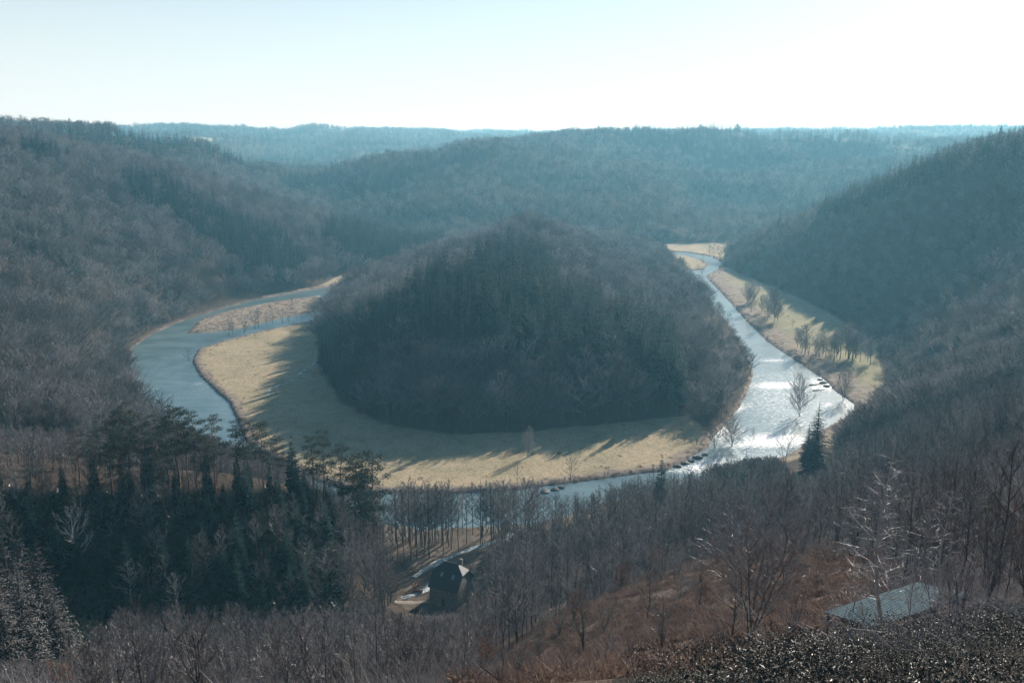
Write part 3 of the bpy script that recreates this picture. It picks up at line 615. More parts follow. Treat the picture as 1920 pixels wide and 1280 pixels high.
# near slope below the viewpoint
X, Y = grid(16, 187, 2.9); Z = H(X, Y); D = np.hypot(X, Y); gpx, gpy = project(X, Y, Z); f = in_floor_sd(X, Y)
hh = 7.5+RNG.normal(0, 1.4, X.shape)+2.5*fbm(X/18, Y/18, 2, 95); hh = np.clip(hh, 3, 12)*np.clip(.45+D/110, .5, 1.25)
br = inside(np.array(BRACK, float), gpx, gpy); thick = (gpx > 1480) & (D < 180) & ~br
dens = np.full(X.shape, .62); dens[br] = .05; dens[thick] = .8; dens[(D < 30)] = .0; dens[(D > 120) & ~thick] = .45; dens[(gpx > 1500) & (D < 60) & (gpy > 1120)] = 0; dens[(gpx < 1560) & (D < 42)] = .0
hh = np.where(thick, np.clip(hh, 3, 8), hh); hh = np.where(br, hh*.6, hh)
lim = np.interp(gpx, NEARLIM[:, 0], NEARLIM[:, 1]); px_, top = project(X, Y, Z+hh)
avail = np.interp(gpx, NEARLIM[:, 0], NEARLIM[:, 1])
over = top < lim; hh = np.where(over, hh*np.clip((gpy-lim)/np.maximum(gpy-top, 1), 0, 1), hh)
ok = ~((gpx > 740) & (gpx < 905) & (gpy > 1060) & (D > 165)) & (RNG.random(X.shape) < dens) & (f > 2) & (hh > 2.4) & visible(X, Y, Z+hh+1, .01)
for i in np.nonzero(ok)[0]:
    kd = 'young' if hh[i] > 4.2 else 'shrub'
    if RNG.random() < .06 and hh[i] < 6 and not thick[i]: kd = 'orange_shrub'
    cand.append((kd, X[i], Y[i], Z[i], hh[i], gpx[i], gpy[i]))
print('cand', len(cand))
exec_ind = []

def region(px, py, d):
    if d < 190:
        if px > 1740: return 'in the dark thicket right of the metal roofed shelter'
        if px > 1480: return 'in the thicket behind the metal roofed shelter'
        if inside(np.array(BRACK, float), np.array([px]), np.array([py]))[0]: return 'on the open bracken slope'
        if px > 1180: return 'on the slope beyond the top of the bracken'
        if px > 900: return 'on the slope between the mill and the bracken'
        if px > 620: return 'below the mill at the bottom of the picture'
        if px > 220: return 'along the near edge of the dark ravine'
        return 'at the bottom left corner beside the big spruces'
    if px > 1620: return 'on the near flank right of the bright river'
    if px > 1250: return 'on the near bank in front of the bright river'
    if px > 940: return 'on the near bank right of the mill'
    if px > 640: return 'between the mill and the pines'
    if py > 918: return 'on the shaded face of the dark ravine' if px < 560 else 'at the mouth of the dark ravine left of the mill'
    return 'behind the row of pines on the left spur' if px > 200 else 'above the dark ravine at the left edge'
ADJ = {'young': ('slender young bare tree', 'bare_tree', 'bare tree'), 'bare': ('bare grey tree', 'bare_tree', 'bare tree'), 'shrub': ('low grey twiggy shrub', 'shrub', 'shrub'), 'orange_shrub': ('rounded orange-brown shrub', 'shrub', 'shrub'),
       'fir': ('dark green conifer', 'conifer', 'conifer'), 'alder': ('tall thin bare alder', 'bare_tree', 'bare tree'), 'pine': ('tall pine with bare trunk', 'pine_tree', 'pine'), '_': ('', '', ''), 'spruce': ('large dark spruce', 'spruce_tree', 'spruce'), 'tall': ('tall bare tree', 'bare_tree', 'bare tree'), 'bigtree': ('broad bare tree', 'bare_tree', 'bare tree')}
def tree(kind, x, y, z, h, label, group=None, name=None, cat=None, i=None, mats=None, wide=1.0, rz=None):
    L = P2[kind]; i = RNG.integers(len(L)) if i is None else i; tm, cm, h0 = L[i]; s = h/h0
    o = empty(name or ADJ[kind][1], (x, y, z-.05), RNG.uniform(0, 6.28) if rz is None else rz, s)
    if wide != 1.0: o.scale = (s*wide, s*wide, s)
    for nm, me_ in (('trunk', tm), ('crown', cm)):
        c = bpy.data.objects.new(nm, me_); COL.objects.link(c); c.parent = o
    if mats:
        for c, mt in zip(o.children, mats): c.material_slots[0].link = 'OBJECT'; c.material_slots[0].material = M[mt]
    tag(o, label, cat or ADJ[kind][2], group); return o
def place(kind, px, pyb, pyt, label, group=None, d=None, **k):
    """a tree whose foot and top the photo shows"""
    if d is None: x, y, z, d = hit(px, pyb)
    else: x, y, z = at_d(px, pyb, d); x, y = float(x), float(y); z = float(H(x, y))
    dx, dy, dz = pdir(px, pyt); zt = HC+dz/math.hypot(dx, dy)*d
    return tree(kind, x, y, z, max(2.0, zt-z), label, group, **k)

# candidate trees -> 300 individuals of each kind, the rest as one mass
vis = [c for c in cand if -30 < c[5] < 1950]
vis.sort(key=lambda c: -c[4]/math.hypot(c[1], c[2]))
count = {}; rest = {}
CAPS = {'bare_tree': 118, 'conifer': 150, 'shrub': 120}
for c in vis:
    kd = c[0]; nm = ADJ[kd][1]; n = count.get(nm, 0); _, top = project(c[1], c[2], c[3]+c[4])
    if n < CAPS[nm] and top < 1275:
        count[nm] = n+1; d = math.hypot(c[1], c[2]); rgn = region(c[5], c[6], d)
        sz = 'tall ' if c[4] > {'young': 8.5, 'alder': 14, 'bare': 12.5, 'fir': 14, 'shrub': 3.4, 'orange_shrub': 4.5}[kd] else 'short ' if c[4] < {'young': 6.3, 'alder': 9, 'bare': 9.5, 'fir': 10.5, 'shrub': 2.8, 'orange_shrub': 3.4}[kd] else ''
        lb = (sz+ADJ[kd][0]+' '+rgn)
        tree(kd, c[1], c[2], c[3], c[4], lb, 'trees and shrubs '+rgn if kd != 'fir' else 'conifers '+rgn)
    else: rest.setdefault(kd, []).append(c)
print('individuals', count, {k: len(v) for k, v in rest.items()})
for kd, L in rest.items():
    a = np.array([c[1:5] for c in L], float)
    h0 = P2[kd][0][2]
    if kd not in SRC: SRC[kd] = [merged(kd+'_src', kd, i) for i in range(len(P2[kd]))]
    scatter({'fir': 'conifer_undergrowth'}.get(kd, 'thicket'), {'alder': 'tall thin bare trees filling the left ridge and ravine', 'young': 'smaller slender grey trees crowding the near slopes', 'bare': 'grey bare trees filling the shaded ravine and river banks', 'fir': 'small dark conifers filling the shaded ravine', 'shrub': 'low grey shrubs between the young trees', 'orange_shrub': 'small orange-brown shrubs among the grey trees'}[kd], SRC[kd], a[:, 0], a[:, 1], a[:, 2]-.05, a[:, 3]/h0, seed=3)
flush_bags()
print('stuff done')
# ------------------------------------------------------------------ trees the photo shows one by one
def clump(seed, n, r, h, mat_w, up, base=0, spread=.5):
    q = random.Random(seed); C = MB()
    for _ in range(n):
        a, d = q.uniform(0, 6.283), r*q.random()**.6; x, y = math.cos(a)*d, math.sin(a)*d; L = h*q.uniform(.5, 1.1)
        C.sliver((x, y, base-.05), (x+q.uniform(-1, 1)*L*spread, y+q.uniform(-1, 1)*L*spread, base+L*q.uniform(.25, 1)*up), mat_w*q.uniform(.6, 1.4), q)
    return C
for k, (px, top, d) in enumerate([(208,770,206),(232,756,206),(246,744,205),(272,764,207),(292,770,206),(316,776,208),(335,748,205),(353,757,207),(369,763,206),(403,771,207),(386,800,203),(447,776,209),(466,779,209),(493,782,211),
        (522,809,213),(588,812,218),(606,800,219),(640,826,222),(665,847,224),(680,832,226),(696,836,227),(225,790,200),(180,800,206),(305,800,199),(150,790,207)]):
    w = ['far left end of the ridge', 'left part of the ridge', 'middle of the ridge', 'right end of the ridge'][(px > 200)+(px > 330)+(px > 500)]
    place('pine', px, 900, top, ('leaning ' if k % 4 == 3 else '')+('wide flat topped ' if k % 3 == 0 else 'narrow crowned ')+'tall pine at the '+w, 'pines on the ridge above the dark ravine', d=d, i=k % 4, wide=1.0+.15*(k % 3 == 0))
place('fir', 551, 920, 807, 'slim pointed spruce standing between two pines on the ridge', d=214)
for k, (px, top, d) in enumerate([(42,978,132),(5,976,128),(72,984,134),(102,996,135),(-28,990,130),(60,1030,122),(118,1075,130),(20,1050,118),(140,1140,132)]):
    place('spruce', px, 1290, top, ['tallest', 'broad', 'pointed', 'outermost right', 'half hidden', 'front', 'small outer', 'dark front', 'lowest right'][k]+' grey-green spruce of the clump at the lower left', 'big spruces at the lower left', d=d, wide=1.35, mats=('bark', 'greyneedle'))
place('spruce', 1527, 886, 748, 'dark pointed spruce on the near bank in front of the bright river', d=318, wide=1.55, mats=('bark', 'darkneedle'))
place('spruce', 1511, 890, 790, 'smaller dark spruce leaning against the tall one by the bright river', d=314, wide=1.4, mats=('bark', 'darkneedle'))
place('fir', 1362, 935, 866, 'small dark pine poking out of the bare trees below the bright river', d=285, wide=1.4)
place('fir', 1386, 940, 885, 'second small dark conifer poking out of the bare trees below the bright river', d=285, wide=1.4)
place('bigtree', 982, 1032, 908, 'broad round bare tree on the bank right of the mill stream', i=0, wide=1.1)
place('bigtree', 945, 1042, 950, 'smaller bare tree left of the broad round one by the mill stream', i=0, wide=.8)
for k, (px, b, tp) in enumerate([(886,1003,903),(902,1008,905),(912,1003,900),(921,1010,906),(875,1020,912),(860,1032,925),(846,1030,918),(868,1000,908),(805,1046,908),(795,1040,915),(782,1050,935),(770,1055,930),(757,1060,925),(745,1052,918),(736,1066,935),(722,1058,930),(832,1040,940),(708,1072,930),(690,1060,925)]):
    place('alder', px, b, tp, 'tall thin bare tree '+('in the dark trunk group behind the mill' if px > 840 else 'in the row along the stream left of the mill'), 'slender trees along the mill stream', i=k % 2)
place('bigtree', 990, 856, 800, 'dense upright bare tree standing alone on the meadow by its long shadow', wide=.62)
place('bare', 1070, 908, 855, 'spreading bare tree at the near edge of the meadow', i=0)
place('bare', 970, 918, 863, 'thin bare tree at the near edge of the meadow, left of the spreading one', i=1, wide=.6)
place('bigtree', 1499, 786, 702, 'tall bare tree with several trunks on the right side of the bright river', wide=.8)
place('bigtree', 1373, 843, 775, 'wide many stemmed bare tree standing in the shallows of the bright river')
place('bare', 1411, 835, 800, 'small bare tree in the middle of the bright river', i=2, wide=.8)
place('bigtree', 1581, 757, 690, 'dense rounded bare tree at the right edge of the bright river beside the green patch', wide=.75)
place('bare', 1471, 880, 812, 'bare tree just left of the dark spruce by the bright river', i=3)
place('bare', 1340, 845, 790, 'leaning bare tree at the tip of the meadow by the bright river', i=4)
place('bigtree', 1716, 815, 705, 'old broad oak like bare tree on the near flank right of the river', wide=1.25)
for k, (px, b, tp) in enumerate([(410,632,606),(430,635,597),(437,632,598),(459,628,588),(478,621,580),(485,618,576),(500,615,584),(512,613,582),(530,610,578),(541,608,584),(556,606,580),(566,605,584),(578,603,580),(590,601,574),(600,599,572)]):
    place('bare', px, b, tp, 'small bare tree on the bank of the narrow left channel, '+('left half of the row' if px < 520 else 'right half of the row'), 'row of small trees along the left channel', i=k % 5)
place('bare', 548, 588, 558, 'lone small bare tree on the reddish island in the left river', i=0); place('shrub', 441, 589, 578, 'tiny dark bush on the reddish island in the left river')
place('bare', 355, 682, 648, 'small bare tree at the left tip of the straw meadow by the water', i=3)
for k, (px, b, tp) in enumerate([(257,618,555),(300,612,545),(341,600,560),(322,606,572),(275,622,580)]): place('bare', px, b, tp, ['tall bare tree with straight trunk at the bend on the left bank', 'bare tree with its foot in the left river', 'low bushy bare tree on the left bank', 'short bare tree on the left bank between two taller ones', 'small bare tree on the reddish left bank'][k], i=k % 5)
for k, (px, b, tp) in enumerate([(1402,572,530),(1416,566,522),(1412,585,535),(1428,590,545),(1440,596,552),(1454,602,552),(1447,590,550),(1462,600,560)]):
    px += random.uniform(-4, 4); b += random.uniform(-6, 3); tp = b-(b-tp)*random.uniform(.75, 1.2)
    place('bigtree', px, b+2, tp-3, 'round bare tree in the clump in the middle of the right hand meadow', 'clump of round trees on the right meadow', i=0, wide=.85)
for k, (px, b, tp) in enumerate([(1490,620,596),(1498,660,612),(1508,668,606),(1520,672,622),(1534,674,626),(1547,675,622),(1560,676,618),(1574,676,622),(1588,678,616),(1602,678,622),(1616,680,622),(1630,682,630),(1540,665,620),(1570,666,618),(1600,668,618)]):
    px += random.uniform(-5, 5); b += random.uniform(-7, 5); tp = b-(b-tp)*random.uniform(.7, 1.25)
    place('bare', px, b, tp, 'bare tree in the copse crossing the right hand meadow' if k else 'lone bushy bare tree just above the copse on the right meadow', 'copse on the right meadow' if k else None, i=k % 5, wide=1.35)
    if k: place('bigtree', px-6, b-3, tp+2, 'bare tree in the copse crossing the right hand meadow', 'copse on the right meadow', i=0, wide=.6)
for k, (px, b, tp) in enumerate([(1318,492,474),(1330,486,458),(1338,488,455),(1350,490,460),(1360,488,464),(1290,508,492),(1308,509,494),(1372,496,476),(1316,520,500)]):
    place('bare', px, b, tp, 'small hazy bare tree by the farthest bend of the right river', 'trees at the far river bend', i=k % 5, wide=1.1)
# foreground
place('tall', 1404, 1236, 945, 'tall many branched dark tree in the foreground left of the shelter', d=40, i=0, wide=1.1)
place('young', 1372, 1225, 1010, 'thin side tree close left of the tall foreground tree', d=42, i=1)
def birch(seed, h):
    r = random.Random(seed); T = MB(); C = MB(); pts = [(0, 0, -.4)]
    for i in range(1, 11): t = i/10; pts.append((-.07*h*math.sin(t*2.6)-.02*h*t, .02*h*math.sin(t*5), h*t))
    for i in range(10): T.tube(pts[i], pts[i+1], h*.011*(1-i/11), h*.011*(1-(i+1)/11), 6)
    for l in range(44):
        t = .16+.8*l/44; x = t*10; i = min(int(x), 9); o = lerp(pts[i], pts[i+1], x-i); a = l*2.4+r.uniform(-.6, .6); L = h*.32*(1.1-t)*r.uniform(.6, 1.2)+.15; d = (math.cos(a), math.sin(a), r.uniform(.05, .6)); p = o
        for g in range(4):
            d = nrm((d[0]+r.uniform(-.25, .25), d[1]+r.uniform(-.25, .25), d[2]+r.uniform(-.2, .15))); q = (p[0]+d[0]*L/4, p[1]+d[1]*L/4, p[2]+d[2]*L/4); T.tube(p, q, .013*(1-g/5), .013*(1-(g+1)/5), 3)
            for b in range(4):
                o2 = lerp(p, q, r.random()); e = (o2[0]+(d[0]+r.uniform(-.9, .9))*L*.35, o2[1]+(d[1]+r.uniform(-.9, .9))*L*.35, o2[2]+(d[2]+r.uniform(-.6, .5))*L*.35); C.sliver(o2, e, .014, r)
                for f in range(3): o3 = lerp(o2, e, r.random()); C.sliver(o3, (o3[0]+r.uniform(-1, 1)*L*.17, o3[1]+r.uniform(-1, 1)*L*.17, o3[2]+r.uniform(-.8, .6)*L*.17), .009, r)
            p = q
    return T, C
reg('birch', birch(5, 7), 'palebark', 'twig_pale', 7); ADJ['birch'] = ('birch', 'birch_tree', 'birch')
place('birch', 1655, 1185, 828, 'pale birch with long bare branches in front of the metal roofed shelter', d=30, i=0, rz=.3)
place('birch', 1590, 1185, 1040, 'small pale birch left of the shelter roof', d=34, i=0, rz=2)
place('birch', 1555, 1200, 1120, 'low pale twiggy birch at the left corner of the shelter', d=32, i=0, rz=4)
place('birch', 1760, 1120, 900, 'pale leaning birch in the dark thicket right of the shelter roof', d=50, i=0, rz=1)
for k, (px, b, tp, kd, lb) in enumerate([(1095,1228,1098,'young','small rounded bare tree low on the bracken slope'),(1215,1165,1040,'young','bare tree in the middle of the bracken slope'),(1010,1240,1165,'young','pale twiggy tree at the left foot of the bracken slope'),
   (1490,1205,1100,'young','thin sapling between the tall foreground tree and the shelter'),(1275,1130,1065,'young','low forked tree near the top of the bracken slope'),(1350,1240,1160,'shrub','sparse bush left of the tall foreground tree'),(1180,1240,1180,'shrub','low bush at the foot of the bracken slope'),
   (1075,1165,1096,'orange_shrub','largest rounded orange-brown shrub, beside the bracken slope'),(1228,1080,1012,'orange_shrub','orange topped shrub high above the bracken slope'),(905,1250,1172,'orange_shrub','orange-brown shrub below the mill'),(662,1290,1222,'orange_shrub','orange-brown shrub at the bottom left of the mill'),(325,1310,1252,'orange_shrub','orange-brown shrub at the bottom edge left of the ivy trunk'),
   (975,1200,1130,'young','pale bushy tree right of the orange shrub below the mill'),(1895,1150,935,'orange_shrub','tall brown leaved shrub at the right edge of the picture')]):
    place(kd, px, b, tp, lb, d=None if tp < 1200 and px > 960 and px < 1800 else (45 if px > 1800 else 78), wide=1.0 if kd != 'orange_shrub' else .95)
for k, (px, b, tp, d) in enumerate([(140,1030,945,188),(245,1110,1050,185),(332,1150,1072,184),(275,985,918,196),(292,1050,985,192),(380,1110,1000,192)]):
    place('bare', px, b, tp, ['pale bare tree catching light high in the dark ravine', 'spreading lit bare tree in the middle of the dark ravine', 'lit bare tree with light trunk low in the dark ravine', 'pale bare tree just below the ridge of the dark ravine', 'broad pale bare tree in the upper middle of the dark ravine', 'dim bare tree at the right of the dark ravine'][k], d=d, i=k % 5, mats=('palebark', 'twig_pale') if k < 3 else None)  # sunlight on the first three is put into paler bark and twigs
for k, (px, b, tp, d) in enumerate([(1775,1200,1055,28),(1810,1190,1030,30),(1845,1180,1010,31),(1880,1170,980,32),(1915,1160,960,31),(1745,1195,1100,29),(1795,1200,1080,25),(1700,1195,1120,27)]):
    place('young' if k % 2 else 'shrub', px, b, tp, ['low', 'slim', 'bushy', 'tall', 'outermost', 'small', 'nearest', 'lowest'][k]+' grey twiggy sapling hiding the right end of the shelter roof', d=d)
for k in range(120):
    px, b = 640+RNG.random()*560, 0; b = np.interp(px, [640, 700, 800, 900, 1000, 1110, 1200], [985, 990, 1003, 998, 994, 974, 945])+RNG.uniform(0, 26)*(px < 960); x, y, z, d = hit(px, b)
    if px > 850 and px < 900: continue
    place('alder' if k % 3 else 'bare', px, b, RNG.uniform(898, 938) if px < 1000 else np.interp(px, [1000, 1060, 1110, 1150, 1200], [904, 920, 910, 900, 884])+RNG.uniform(0, 22), ('slender' if k % 3 else 'bushy')+' bare tree among those screening the near river bend '+('left of the mill' if px < 800 else 'behind the mill' if px < 930 else 'right of the mill'), 'trees screening the near river bend', i=k % 2)
for k, (px, b, tp, d) in enumerate([(905,1165,1085,185),(925,1150,1075,188),(885,1175,1105,180),(945,1140,1060,190),(915,1185,1110,175),(870,1190,1128,178),(840,1195,1135,178)]):
    place('young', px, b, tp, 'grey twiggy tree hiding the lower right corner of the mill', 'trees hiding the corner of the mill', d=d)
for k in range(34):
    px = 705+RNG.random()*620; b = np.interp(px, [700, 830, 950, 1060, 1150, 1250, 1330], [923, 925, 920, 905, 893, 881, 845]); place('shrub', px, b-1, b-RNG.uniform(6, 15), 'small dark bush on the near edge of the meadow above the water', 'bushes along the near edge of the meadow')
def ivy_trunk():
    x, y, z = at_d(373, 1275, 112); x, y = float(x), float(y); z = float(H(x, y)); top = HC+pdir(373, 1193)[2]/math.hypot(*pdir(373, 1193)[:2])*112; h = float(top)-z
    r = random.Random(4); T = MB(); T.tube((0, 0, -.4), (.15, 0, h), .16, .06, 6); C = MB()
    for _ in range(900):
        t = r.random(); a = r.uniform(0, 6.28); b = (.15*t+math.cos(a)*.25, math.sin(a)*.25, h*t); C.sliver(b, (b[0]+math.cos(a)*.3, b[1]+math.sin(a)*.3, b[2]+r.uniform(-.3, .1)), .22, r)
    o = empty('ivy_tree', (x, y, z)); T.build('trunk', M['bark'], o); C.build('ivy', M['ivy'], o); tag(o, 'thin dead trunk wrapped in dark green ivy near the bottom left', 'tree')
ivy_trunk()
def snag():
    x, y, z = at_d(938, 1290, 60); x, y = float(x), float(y); z = float(H(x, y)); top = HC+pdir(935, 1192)[2]/math.hypot(*pdir(935, 1192)[:2])*60; h = float(top)-z
    T = MB(); T.tube((0, 0, -.4), (.25, 0, h*.5), .06, .045, 5); T.tube((.25, 0, h*.5), (-.05, 0, h), .045, .02, 5); T.tube((.2, 0, h*.4), (.9, .1, h*.55), .02, .006, 4)
    tag(T.build('bare_pole', M['darkwood']), 'thin bare leaning stem left of the bracken slope', 'sapling'); bpy.data.objects['bare_pole'].location = (x, y, z)
snag()

# ------------------------------------------------------------------ ground cover
def blob_pts(poly, d0, d1, s, keep=1.0, flo=False):
    X, Y = grid(d0, d1, s); Z = H(X, Y); px, py = project(X, Y, Z); k = inside(np.array(poly, float), px, py) & (RNG.random(X.shape) < keep); return X[k], Y[k], Z[k]
def src_of(name, mbs, mat): return [bpy.data.objects.new(name, b.mesh(name, M[mat])) for b in mbs]
BC = src_of('bracken_clump', [clump(s, 130, .75, .55, .045, .8, spread=.9) for s in (1, 2, 3)], 'bracken')
x, y, z = blob_pts([(860,1330),(940,1225),(1010,1175),(1090,1130),(1160,1100),(1280,1040),(1400,1010),(1570,1020),(1690,1050),(1700,1130),(1600,1190),(1500,1240),(1420,1330)], 19, 170, .95, .85)
k = fbm(x/5, y/5, 3, 7) > -.25; x, y, z = x[k], y[k], z[k]
scatter('bracken', 'reddish brown dead bracken covering the open slope', BC, x, y, z, RNG.uniform(.6, 1.5, len(x)), seed=1, tilt=.2)
def leafy(seed, n, r, h, sz):
    q = random.Random(seed); C = MB()
    for _ in range(n):
        a, d = q.uniform(0, 6.283), r*math.sqrt(q.random()); c = np.array((math.cos(a)*d, math.sin(a)*d, h*(1-(d/r)**2*.6)*q.random()**.45)); s = sz*q.uniform(.6, 1.3)
        t = q.uniform(0, 6.283); tl = q.uniform(-.9, .9); u = np.array((math.cos(t)*math.cos(tl), math.sin(t)*math.cos(tl), math.sin(tl))); w = np.array((-math.sin(t), math.cos(t), q.uniform(-.6, .6))); w /= np.linalg.norm(w)
        C.add([tuple(c-u*s), tuple(c+w*s*.45+np.array((0, 0, .01))), tuple(c+u*s), tuple(c-w*s*.45)], [(0, 1, 2, 3)])
    return C
LC = src_of('bramble_clump', [leafy(s, 1100, .8, .42, .0165) for s in (1, 2, 3)], 'bramble')
STC = src_of('bramble_canes', [clump(s, 30, .8, .8, .010, .8, spread=1.0) for s in (11, 12)], 'twig_young')
BRP = [(1190,1300),(1290,1278),(1400,1268),(1480,1245),(1540,1236),(1600,1224),(1660,1208),(1740,1185),(1800,1168),(1860,1150),(1960,1130),(2100,1110),(2600,1500),(2600,4000),(1190,4000)]
x, y, z = blob_pts(BRP, 5, 36, .52); k = (fbm(x/3, y/3, 3, 17) > -.6) | (np.hypot(x, y) < 9); x, y, z = x[k], y[k], z[k]
scatter('brambles', 'glossy dark evergreen brambles glinting across the lower right corner', LC, x, y, z-.05, RNG.uniform(.4, 1.0, len(x))*(1+.8*fbm(x/1.7, y/1.7, 2, 19)), seed=2, tilt=.15)
k = (RNG.random(len(x)) < .8) & (np.hypot(x, y) > 12); scatter('bramble_stems', 'bare grey canes rising from the brambles', STC, x[k], y[k], z[k], RNG.uniform(.7, 1.5, k.sum()), seed=3)
UC = src_of('brushwood', [clump(s, 150, 1.3, 1.5, .022, 1.0, spread=.5) for s in (21, 22, 23)], 'twig_young')
X, Y = grid(30, 190, 1.9); Z = H(X, Y); px, py = project(X, Y, Z); f = in_floor_sd(X, Y); br = inside(np.array(BRACK, float), px, py)
k = (f > 3) & (~br | (RNG.random(X.shape) < .06)) & (RNG.random(X.shape) < .55) & ~((px > 1500) & (px < 1800) & (np.hypot(X, Y) < 44)); k &= ~((px > 1000) & (py > 1130) & (px < 1600) & (RNG.random(X.shape) < .8))
scatter('brushwood', 'grey brushwood and saplings between the trees of the near slopes', UC, X[k], Y[k], Z[k], RNG.uniform(.6, 1.7, k.sum()), seed=4)
DK = src_of('bramble_mound', [clump(s, 260, 1.8, 1.7, .16, .7, spread=.7) for s in (31, 32)], 'ivy')
X, Y = grid(150, 232, 2.0); Z = H(X, Y); px, py = project(X, Y, Z); f = in_floor_sd(X, Y); k = (px < 640) & (py > 925) & (f > 6) & (RNG.random(X.shape) < .8)
scatter('undergrowth', 'almost black evergreen undergrowth in the shaded ravine', DK, X[k], Y[k], Z[k], RNG.uniform(.7, 1.6, k.sum()), seed=5)
SC = src_of('straw_tuft', [clump(s, 80, .9, .8, .07, .9, spread=.5) for s in (41, 42)], 'straw')
X, Y = grid(200, 1000, 2.0); D = np.hypot(X, Y); Z = H(X, Y); rv = river_sd(X, Y); f = in_floor_sd(X, Y)
k = (rv > .6) & (f < 4) & (Z < 3) & ((RNG.random(X.shape) < .85*np.exp(-rv/2.6)) | (RNG.random(X.shape) < .012)) ; k |= (sdist(ISLAND, X, Y) < -1) & (RNG.random(X.shape) < .25)
scatter('bank_grass', 'tufts of reddish dead grass and reeds lining the river banks', SC, X[k], Y[k], Z[k]-.05, RNG.uniform(.5, 1.35, k.sum()), seed=6)

# ------------------------------------------------------------------ the mill
def mill():
    x, y, z0, d = hit(806, 1130); x1, y1 = x, y
    o = empty('mill_house', (x, y, z0-.1)); o.rotation_euler = (0, 0, math.radians(-24))
    W, D_, Hw, Hr = 8.2, 9.2, 5.2, 10.3; tag(o, 'dark stone mill house with steep half-hipped slate roof beside the stream', 'house')
    b = MB(); yr = D_/2; hz = Hw+(Hr-Hw)*.58; yy = yr*.58   # gable wall up to the half hip
    P = [(0,0,0),(W,0,0),(W,D_,0),(0,D_,0),(0,0,Hw),(W,0,Hw),(W,D_,Hw),(0,D_,Hw),(0,yy,hz),(0,D_-yy,hz),(W,yy,hz),(W,D_-yy,hz)]
    b.add(P, [(0,1,5,4),(2,3,7,6),(1,2,6,11,10,5),(3,0,4,8,9,7)]); b.build('wall', M['stone'], o)
    e = .35; r_ = MB(); k = (Hr-Hw)/yr; ez = Hw-e*k; xh = 2.1
    def rz_(yv): return Hw+(yv if yv < yr else D_-yv)*k
    yy0 = yr*.58; R = [(-e,-e,ez),(W+e,-e,ez),(W+e,yy0,rz_(yy0)+.05),(W-xh,yr,Hr+.05),(xh,yr,Hr+.05),(-e,yy0,rz_(yy0)+.05),(-e,D_+e,ez),(W+e,D_+e,ez),(W+e,D_-yy0,rz_(yy0)+.05),(-e,D_-yy0,rz_(yy0)+.05)]
    r_.add([(p[0],p[1],p[2]+.1) for p in R], [(0,1,2,3,4,5),(7,6,9,4,3,8),(2,8,3),(9,5,4)])
    r_.add([(p[0],p[1],p[2]-.06) for p in R], [(5,4,3,2,1,0),(8,3,4,9,6,7),(3,8,2),(4,5,9)]); rf = r_.build('roof', M['slate'], o)
    rf2 = MB(); rf2.box(xh, W-xh, yr-.12, yr+.12, Hr+.12, Hr+.24); rf2.build('ridge_cap', M['slate'], rf)
    for sx, t in ((2.2, .40), (5.6, .38)):
        q = MB(); y0 = yr*t; y1_ = y0+.75; w = .75; pr = [(sx,y0,rz_(y0)+.2),(sx+w,y0,rz_(y0)+.2),(sx+w,y1_,rz_(y1_)+.2),(sx,y1_,rz_(y1_)+.2)]; q.add(pr+[(a, b_, c-.18) for a, b_, c in pr], [(0,1,2,3),(4,5,1,0),(5,6,2,1),(6,7,3,2),(7,4,0,3)]); q.build('skylight', M['glass'], rf)
    for wx, wz in ((1.6, 1.2), (5.4, 1.2), (1.6, 3.6), (5.4, 3.6)):
        q = MB(); q.box(wx, wx+.9, -.06, .05, wz, wz+1.15); wn = q.build('window', M['darkwood'], o); g = MB(); g.box(wx+.1, wx+.8, -.08, -.061, wz+.1, wz+1.05); g.build('pane', M['glass'], wn)
    q = MB(); q.box(3.5, 4.6, -.07, .05, 0, 2.1); q.build('door', M['darkwood'], o)
    c = MB(); c.box(6.0, 6.7, yr+1.2, yr+1.9, Hr-2.2, Hr+.9); c.build('chimney', M['stone'], rf)
mill()
def torus(mb, R, r, n=28, k=6, ax='y'):
    vs = []; fs = []
    for i in range(n):
        a = 6.2832*i/n
        for j in range(k):
            b = 6.2832*j/k; rr_ = R+r*math.cos(b); vs.append((rr_*math.cos(a), r*math.sin(b), rr_*math.sin(a)))
    for i in range(n):
        for j in range(k): fs.append((i*k+j, ((i+1) % n)*k+j, ((i+1) % n)*k+(j+1) % k, i*k+(j+1) % k))
    mb.add(vs, fs)
x, y, z, d = hit(779, 1101); o = empty('iron_wheel', (x, y, z+1.05), .4); b = MB(); torus(b, .95, .13); b.build('rim', M['rust'], o)
for i in range(6): b = MB(); b.tube((0, 0, 0), (.9*math.cos(i*1.047), 0, .9*math.sin(i*1.047)), .05, .04, 5); b.build('spoke', M['rust'], o)
b = MB(); b.tube((0, -.15, 0), (0, .15, 0), .16, .16, 8); b.build('hub', M['rust'], o); tag(o, 'rusty orange iron wheel standing upright left of the mill', 'wheel')
x, y, z, d = hit(783, 1110); o = empty('water_trough', (x, y, z), -.35); b = MB(); L, w = 2.8, .5
b.add([(-L/2,-w/2,.1),(L/2,-w/2,.1),(L/2,w/2,.1),(-L/2,w/2,.1),(-L/2-.1,-w/2-.1,.65),(L/2+.1,-w/2-.1,.65),(L/2+.1,w/2+.1,.65),(-L/2-.1,w/2+.1,.65),(-L/2+.05,-w/2+.05,.2),(L/2-.05,-w/2+.05,.2),(L/2-.05,w/2-.05,.2),(-L/2+.05,w/2-.05,.2)],
      [(0,3,2,1),(0,1,5,4),(1,2,6,5),(2,3,7,6),(3,0,4,7),(4,5,9,8),(5,6,10,9),(6,7,11,10),(7,4,8,11),(8,9,10,11)]); b.build('basin', M['rust'], o)
